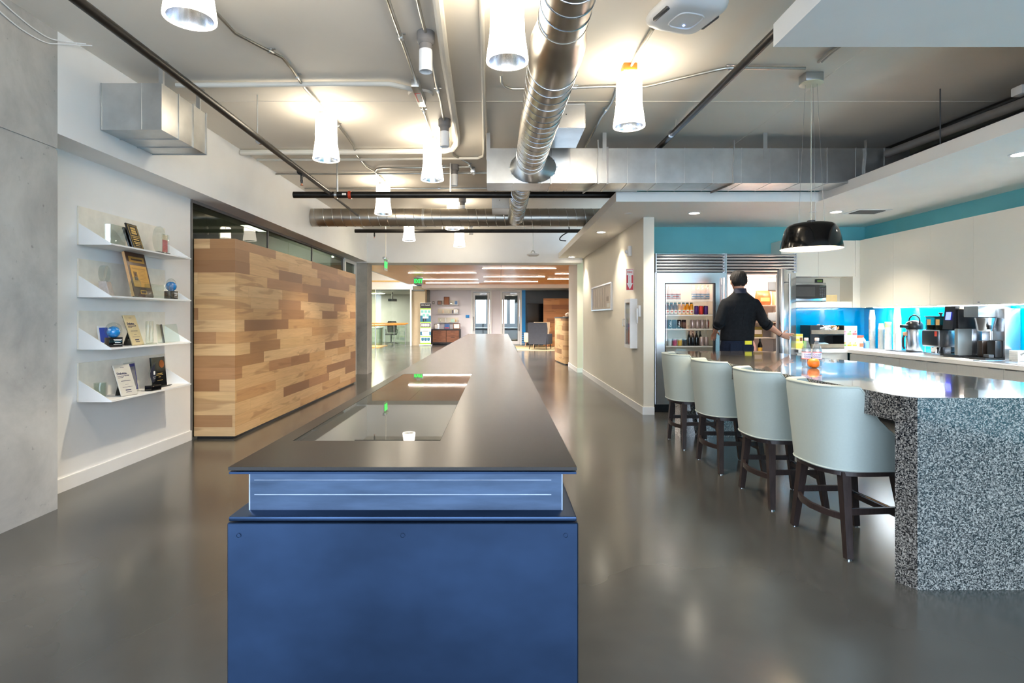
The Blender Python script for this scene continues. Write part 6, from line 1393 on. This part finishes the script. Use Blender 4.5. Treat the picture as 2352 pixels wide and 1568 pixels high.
for x, lb, w, h, fm, im in ((-2.86, 'left silver framed certificate on the sideboard', .24, .24, M['ssteel'], M['paper']), (-2.38, 'blue and red picture standing on the middle of the sideboard', .25, .25, flat('picframe', (70,90,130), .4), flat('picblue', (40,90,160), .4)), (-1.94, 'brown framed certificate at the right of the sideboard', .32, .26, M['walnut'], M['paper'])):
    o = thing('standing_frame', lb, 'picture frame', (x, 25.95, 0.7105), 0, 'frames standing on the sideboard'); o.rotation_euler = (-0.12, 0, 0)
    MB().rbox(-w/2, w/2, -0.01, 0.01, 0, h, 0.004).build('frame', fm, o); MB().box(-w/2+0.035, w/2-0.035, -0.0125, -0.01, 0.035, h-0.035).build('picture', im, o)
    if 'blue' in lb: MB().box(-w/2+0.035, w/2-0.035, -0.0135, -0.0125, 0.035, 0.075).build('red_band', flat('picred', (210,70,70), .4), o)
for k, z in enumerate((1.54, 1.135, 0.74+0.0)):
    zz = (1.535, 1.13, 0.745+0.0)[k] if k < 2 else 0.945-0.17
zsh = [1.56, 1.16, 0.765+0.01]
zsh = [1.28-(700-727)/F*26.1, 1.28-(719.5-727)/F*26.1, 1.28-(740-727)/F*26.1]
for k, z in enumerate(zsh):
    o = thing('wall_shelf', ('upper', 'middle', 'lower')[k]+' white award shelf on the end wall above the sideboard', 'shelf', (-2.36, 26.18, z), 0, 'white shelves on the end wall')
    MB().box(-0.48, 0.48, -0.12, 0.12, -0.012, 0.0).build('shelf_plate', M['white'], o); MB().box(-0.48, 0.48, 0.10, 0.12, 0, 0.22).build('back_panel', M['cream'], o)
for x, z, w, h, fm, im, nm, lb in ((-2.74, 0, .20, .19, M['black'], flat('tan1', (150,110,90), .5), 'award_plaque', 'dark easel plaque at the left of the upper end wall shelf'), (-2.42, 0, .26, .38, flat('brownframe', (112,58,34), .4), flat('brownpl', (150,90,50), .4), 'award_plaque', 'large brown plaque on the upper end wall shelf'),
                                  (-1.98, 0, .17, .20, M['wplastic'], flat('bluepl', (90,130,180), .4), 'award_plaque', 'pale framed blue award at the right of the upper end wall shelf'), (-2.20, 0, .10, .12, M['acrylic'], M['acrylic'], 'glass_award', 'small clear award right of the brown plaque on the upper end wall shelf'),
                                  (-2.58, 1, .09, .16, M['cream'], flat('peach', (236,206,180), .5), 'award_plaque', 'peach award left on the middle end wall shelf'), (-2.32, 1, .07, .15, flat('oldgold', (206,186,130), .5), M['cream'], 'award_plaque', 'pale gold award on the middle end wall shelf'), (-2.13, 1, .05, .16, flat('navyaw', (40,36,80), .4), flat('navyaw', (40,36,80), .4), 'award_plaque', 'dark navy award on the middle end wall shelf'), (-1.98, 1, .17, .22, M['ssteel'], M['paper'], 'standing_frame', 'white sheet in a silver frame on the middle end wall shelf'),
                                  (-2.72, 2, .06, .17, M['acrylicgreen'], M['acrylicgreen'], 'glass_award', 'green glass award left on the lower end wall shelf'), (-2.46, 2, .07, .22, M['acrylic'], M['wplastic'], 'glass_award', 'tall clear award on the lower end wall shelf'), (-2.14, 2, .17, .15, flat('mint', (186,222,206), .4), flat('mint', (186,222,206), .4), 'award_plaque', 'mint green plaque on the lower end wall shelf'), (-1.99, 2, .08, .14, M['cream'], flat('tan2', (190,150,90), .5), 'award_plaque', 'small tan award at the right end of the lower end wall shelf')):
    o = thing(nm, lb, 'award', (x, 26.14, zsh[z]+0.0005), 0, 'awards on the end wall shelves'); o.rotation_euler = (-0.10, 0, 0)
    MB().rbox(-w/2, w/2, -0.012, 0.012, 0, h, 0.003).build('frame', fm, o); MB().box(-w/2+w*.14, w/2-w*.14, -0.0145, -0.012, w*.14, h-w*.14).build('plate', im, o)
o = thing('wall_sign', 'small bright blue room sign left of the first glass door', 'sign', (-1.46, 26.285, 1.23)); MB().rbox(-0.085, 0.085, -0.012, 0.012, 0, 0.13, 0.003).build('sign_plate', flat('signblue', (20,140,226), .4), o); MB().box(-0.06, 0.02, -0.0135, -0.012, 0.05, 0.065).build('sign_line', flat('signblue2', (90,180,240), .4), o)
o = thing('wall_switch', 'small pale control plate on the end wall beside the tan column', 'switch', (-3.04, 26.285, 1.86)); MB().rbox(-0.05, 0.05, -0.012, 0.012, 0, 0.13, 0.004).build('switch_plate', M['greyplastic'], o); MB().box(-0.03, 0.03, -0.014, -0.012, 0.03, 0.10).build('switch_face', M['wplastic'], o)
# pull-up banner
o = thing('pull_up_banner', 'tall narrow pull-up banner with black header standing before the tan column', 'banner', (-3.24, 25.0, 0))
MB().rbox(-0.28, 0.30, -0.09, 0.09, 0, 0.05, 0.01).build('banner_base', M['galv'], o); MB().tube([(0, 0.03, 0.05), (0, 0.03, 1.87)], 0.01, 8).build('support_pole', M['galv'], o)
bt = flat('bannerteal', (46,110,140), .5); bl = flat('bannerlime', (150,206,40), .5); bk = flat('bannerblack', (46,44,48), .5); ba = flat('banneraqua', (130,206,200), .5)
MB().rbox(-0.245, 0.245, -0.012, 0.012, 1.87, 1.89, 0.004).build('top_rail', M['galv'], o)
b = MB().box(-0.235, 0.235, -0.004, 0.004, 0.05, 1.88)
def bp(mi, boxes):
    for x0, x1, z0, z1 in boxes: b.box(x0, x1, -0.0055, -0.004, z0, z1, mi)
bp(3, [(-0.235, 0.235, 1.66, 1.88)]); bp(2, [(-0.235, 0.235, 1.60, 1.65), (-0.235, 0.235, 1.01, 1.05), (-0.235, 0.235, 0.77, 0.81), (-0.235, 0.235, 0.38, 0.42), (-0.235, 0.235, 0.07, 0.12)])
bp(4, [(-0.2+0.15*k, -0.09+0.15*k, 1.45, 1.56) for k in range(3)]+[(-0.13+0.17*k, -0.02+0.17*k, 1.28, 1.40) for k in range(2)])
bp(1, [(-0.235, 0.235, 1.05, 1.20), (-0.235, -0.13, 1.20, 1.33), (0.13, 0.235, 1.20, 1.33), (-0.235, -0.14, 0.46, 0.62), (0.16, 0.235, 0.46, 0.62)]); bp(3, [(-0.22, 0.22, 0.82, 0.99), (-0.12, 0.12, 0.62, 0.64)])
for x0, x1, z0, z1 in [(-0.12, -0.06, 1.06, 1.20), (-0.02, 0.03, 1.08, 1.2)]: b.box(x0, x1, -0.006, -0.0055, z0, z1, 3)
for k in range(5): b.box(-0.19+0.075*k, -0.13+0.075*k, -0.006, -0.0055, 0.85, 0.96, 0)
for k in range(3):
    c = -0.13+0.13*k; b.prism([(c-0.06, 0.35), (c-0.06, 0.24), (c, 0.19), (c+0.06, 0.24), (c+0.06, 0.35)], 'y', -0.0055, -0.004, 1)
    c = -0.11+0.11*k; b.prism([(c-0.05, 0.60), (c-0.05, 0.51), (c, 0.47), (c+0.05, 0.51), (c+0.05, 0.60)], 'y', -0.006, -0.0055, 0)
b.build('banner_sheet', [flat('bannerwhite', (236,234,230), .5), bt, bl, bk, ba], o)
text('INC Sudell', 0.085, M['paper'], o, (0.0, -0.0065, 1.79), FACE_CAM); 
# armchairs
def armchair(label, m, leg, loc, rz):
    o = thing('armchair', label, 'armchair', loc, rz, 'high backed armchairs in the reception')
    # faces -Y in local space
    MB().loft([[(x*w, y, z) for x, y in ((-1, 0.30), (-1, 0.42), (1, 0.42), (1, 0.30))] for z, w in ((0.20, .33),)]+[[(x*w, y+d, z) for x, y in ((-1, 0.28), (-1, 0.40), (1, 0.40), (1, 0.28))] for z, w, d in ((0.45, .36, 0), (0.80, .38, .05), (1.02, .365, .09), (1.04, .35, .10))]).build('backrest', m, o)
    MB().rbox(-0.30, 0.30, -0.34, 0.32, 0.24, 0.44, 0.03).build('seat', m, o)
    for s in (-1, 1): MB().rbox(min(s*.30, s*.40), max(s*.30, s*.40), -0.34, 0.36, 0.20, 0.60, 0.03).build('arm', m, o)
    for sx in (-1, 1):
        for sy in (-0.28, 0.33): MB().tube([(0.31*sx, sy, 0.22), (0.345*sx, sy*1.12, 0.0)], [0.024, 0.014], 8).build('leg', leg, o)
    return o
armchair('charcoal high backed armchair turned away beside the reception desk', flat('charcoalfabric', (62,66,76), .85), M['ebony'], (1.62, 22.1, 0.0125), PI-0.35)
armchair('pale cream armchair behind the charcoal one', flat('creamfabric', (226,208,182), .85), flat('paleleg', (214,160,130), .5), (1.55, 23.6, 0.0125), PI+0.5)
b = MB(); b.box(0.7, 4.5, 21.2, 24.9, 0, 0.012); tag(b.build('rug', flat('rugtan', (172,158,122), .9, var=.1)), 'tan rug under the two armchairs', 'rug')
# wood wall, TV
o = thing('wood_screen_wall', 'dark hickory board screen wall behind the armchairs', 'wall cladding', (3.2, 24.6, 0)); MB().box(1.93, 5.0, 24.5, 24.65, 0.0, 2.07).build('board_cladding', planks('hickory_screen_boards', 0.2, 1.1, [(176,122,74), (158,106,62), (190,140,90), (140,92,56), (170,118,70)], (110,70,40)), o, world=True)
o = thing('television', 'large black television on the charcoal wall', 'television', (1.78, 26.22, 0.97)); MB().rbox(-0.50, 0.42, -0.03, 0.03, 0, 0.92, 0.008).build('tv_case', M['black'], o); MB().box(-0.485, 0.405, -0.032, -0.03, 0.02, 0.90).build('tv_screen', M['blackgloss'], o); MB().box(-0.2, 0.2, 0.03, 0.075, 0.3, 0.6).build('wall_mount', M['black'], o)
o = thing('media_console', 'low black media console below the television', 'console', (1.80, 25.95, 0)); MB().rbox(-0.52, 0.5, -0.22, 0.22, 0.08, 0.62, 0.01).build('console_body', M['black'], o)
for s in (-1, 1): MB().rbox(s*.25-.24, s*.25+.24, -0.235, -0.22, 0.12, 0.58, 0.004).build('door', flat('consoledoor', (40,40,44), .4), o)
for x in (-.45, .43): MB().box(x-.02, x+.02, -.18, .18, 0, .08).build('leg', M['black'], o)
# reception desk
o = thing('reception_desk', 'hickory board reception desk with a dark grey top at the right', 'reception desk', (2.4, 15.3, 0))
b = MB(); b.prism([(1.62, 16.4), (1.735, 15.02), (1.80, 14.92), (1.88, 14.88), (3.4, 14.88), (3.4, 16.4)], 'z', 0.03, 1.235); b.build('board_cladding', M['hickorydesk'], o, world=True)
b = MB(); b.prism([(1.61, 16.42), (1.725, 15.01), (1.79, 14.90), (1.875, 14.86), (3.42, 14.86), (3.42, 16.42)], 'z', 1.235, 1.27); b.build('desk_top', M['darkgrey'], o, world=True)
b = MB(); b.prism([(1.66, 16.36), (1.77, 15.04), (1.88, 14.93), (3.36, 14.93), (3.36, 16.36)], 'z', 0, 0.03); b.build('plinth', M['black'], o, world=True)
o = thing('shell_ornament', 'pale crumpled ornament on the reception desk top', 'ornament', (1.93, 15.3, 1.2705))
b = MB(); random.seed(3)
for k in range(7): b.ball((random.uniform(-.09, .12), random.uniform(-.06, .06), 0.04+random.uniform(0, .05)), (random.uniform(.03, .07), .04, random.uniform(.025, .045)), 10, 7)
b.build('shell_body', flat('shell', (222,198,176), .6), o); MB().rbox(-.2, -.08, -.05, .05, 0, .015, .003).build('folded_card', M['paper'], o)
# far left: railings, projector, office chair in the meeting room
o = thing('glass_railing', 'glass railing with an oak handrail across the stair opening at left', 'railing', (-5.6, 22.6, 0))
MB().tube([(-6.6, 20.2, 0.86), (-4.9, 22.7, 0.93), (-4.06, 24.68, 0.95)], 0.03, 10).build('oak_handrail', M['oak'], o, world=True)
for (xa, ya, xb, yb) in ((-6.6, 20.2, -5.75, 21.45), (-5.7, 21.5, -4.95, 22.65), (-4.88, 22.75, -4.42, 23.85), (-4.40, 23.9, -4.08, 24.62)):
    MB().tube([(xa, ya, 0.45), (xb, yb, 0.45)], 0.42, 4, sq=(0.016, 1.41)).build('glass_panel', M['glass'], o, world=True)
    MB().box(xb-0.012, xb+0.012, yb-0.012, yb+0.012, 0, 0.95).build('railing_post', M['ssteel'], o, world=True); MB().rbox(xa-.05, xa+.05, ya-.02, ya+.02, 0.78, 0.80, .004).build('rail_bracket', M['darkgrey'], o, world=True)
o = thing('glass_railing', 'straight oak handrail with glass before the far meeting room', 'railing', (-6.2, 24.2, 0)); MB().tube([(-9.0, 24.6, 1.0), (-4.0, 24.95, 0.98)], 0.03, 10).build('oak_handrail', M['oak'], o, world=True)
MB().box(-9.0, -4.0, 24.78, 24.80, 0.03, 0.95).build('glass_panel', M['glass'], o, world=True)
for x in (-8.0, -6.5, -5.0, -4.1): MB().box(x-.012, x+.012, 24.77, 24.83, 0, .97).build('railing_post', M['ssteel'], o, world=True)
o = thing('projector', 'black projector hanging from the meeting room ceiling', 'projector', (-5.0, 26.6, 2.0)); MB().rbox(-0.19, 0.19, -0.15, 0.15, 0, 0.12, 0.02).build('projector_body', M['black'], o); MB().tube([(0, 0, .12), (0, 0, 0.42)], 0.03, 10).build('ceiling_mount', M['black'], o); MB().tube([(-.1, -.15, .06), (-.1, -.165, .06)], .035, 16).build('lens', M['blackgloss'], o)
o = thing('office_chair', 'dark swivel office chair behind the glass of the far meeting room', 'office chair', (-4.95, 26.2, 0))
MB().loft([[(0.22*s*math.copysign(abs(math.cos(2*PI*k/20))**.6, math.cos(2*PI*k/20)), 0.03*math.sin(2*PI*k/20), z) for k in range(20)] for z, s in ((.55, .9), (.75, 1), (.98, 1.0), (1.08, .8))]).build('backrest', M['black'], o); MB().rbox(-.24, .24, -.46, .02, .44, .51, .02).build('seat', M['black'], o); MB().tube([(0, -.2, .44), (0, -.2, .1)], .03, 10).build('gas_stem', M['darkgrey'], o)
for k in range(5): a = 2*PI*k/5; MB().tube([(0, -.2, .1), (.3*math.cos(a), -.2+.3*math.sin(a), .05)], [.025, .015], 8).build('leg', M['black'], o); MB().ball((.3*math.cos(a), -.2+.3*math.sin(a), .028), .028, 10, 7).build('caster', M['black'], o)
for s in (-1, 1): MB().tube([(.25*s, -.05, .5), (.27*s, -.1, .7), (.27*s, -.32, .7)], .015, 8).build('armrest', M['black'], o)
o = thing('meeting_table', 'pale yellow panel ended table in the far meeting room', 'table', (-6.1, 26.6, 0)); MB().box(-.9, .6, -.4, .4, .74, .78).build('tabletop', M['cream'], o); MB().box(.35, .55, -.35, .35, 0, .74).build('end_panel', flat('paneyellow', (216,206,140), .5), o); MB().box(-.85, -.7, -.35, .35, 0, .74).build('end_panel', flat('paneyellow', (216,206,140), .5), o)
# ceiling light in the glazed room, meeting room and atrium, offices
def panel_light(label, x, y, z, w, d, st=8.0, key='roompanel'):
    o = thing('ceiling_panel_light', label, 'ceiling light', (x, y, z)); MB().box(-w/2, w/2, -d/2, d/2, -0.03, 0).build('frame', M['wplastic'], o); MB().box(-w/2+.02, w/2-.02, -d/2+.02, d/2-.02, -0.034, -0.03).build('diffuser', M.setdefault(key, glow(key, (255,246,230), st)), o); return o
panel_light('lit white ceiling panel inside the glazed room, far end', -4.6, 12.0, CZ, 1.4, 0.9)
panel_light('lit ceiling panel inside the far meeting room', -6.6, 27.0, 2.42, 2.2, 0.8, 30.0, 'meetingpanel')
panel_light('bright ceiling panel of the white atrium at left', -6.4, 19.5, 3.5, 2.6, 3.0, 12.0, 'atriumpanel')
for x, lb in ((-0.85, 'grey desk seen through the left glass door'), (0.55, 'grey desk seen through the right glass door')):
    o = thing('office_desk', lb, 'desk', (x, 28.2, 0)); MB().box(-.45, .5, -.35, .35, .70, .74).build('desktop', flat('deskwhite', (220,222,226), .3), o); MB().box(-.42, .47, -.33, -.30, .05, .70).build('modesty_panel', M['darkgrey'], o)
    for xx in (-.43, .46): MB().box(xx-.02, xx+.02, -.33, .33, 0, .70).build('leg', M['darkgrey'], o)
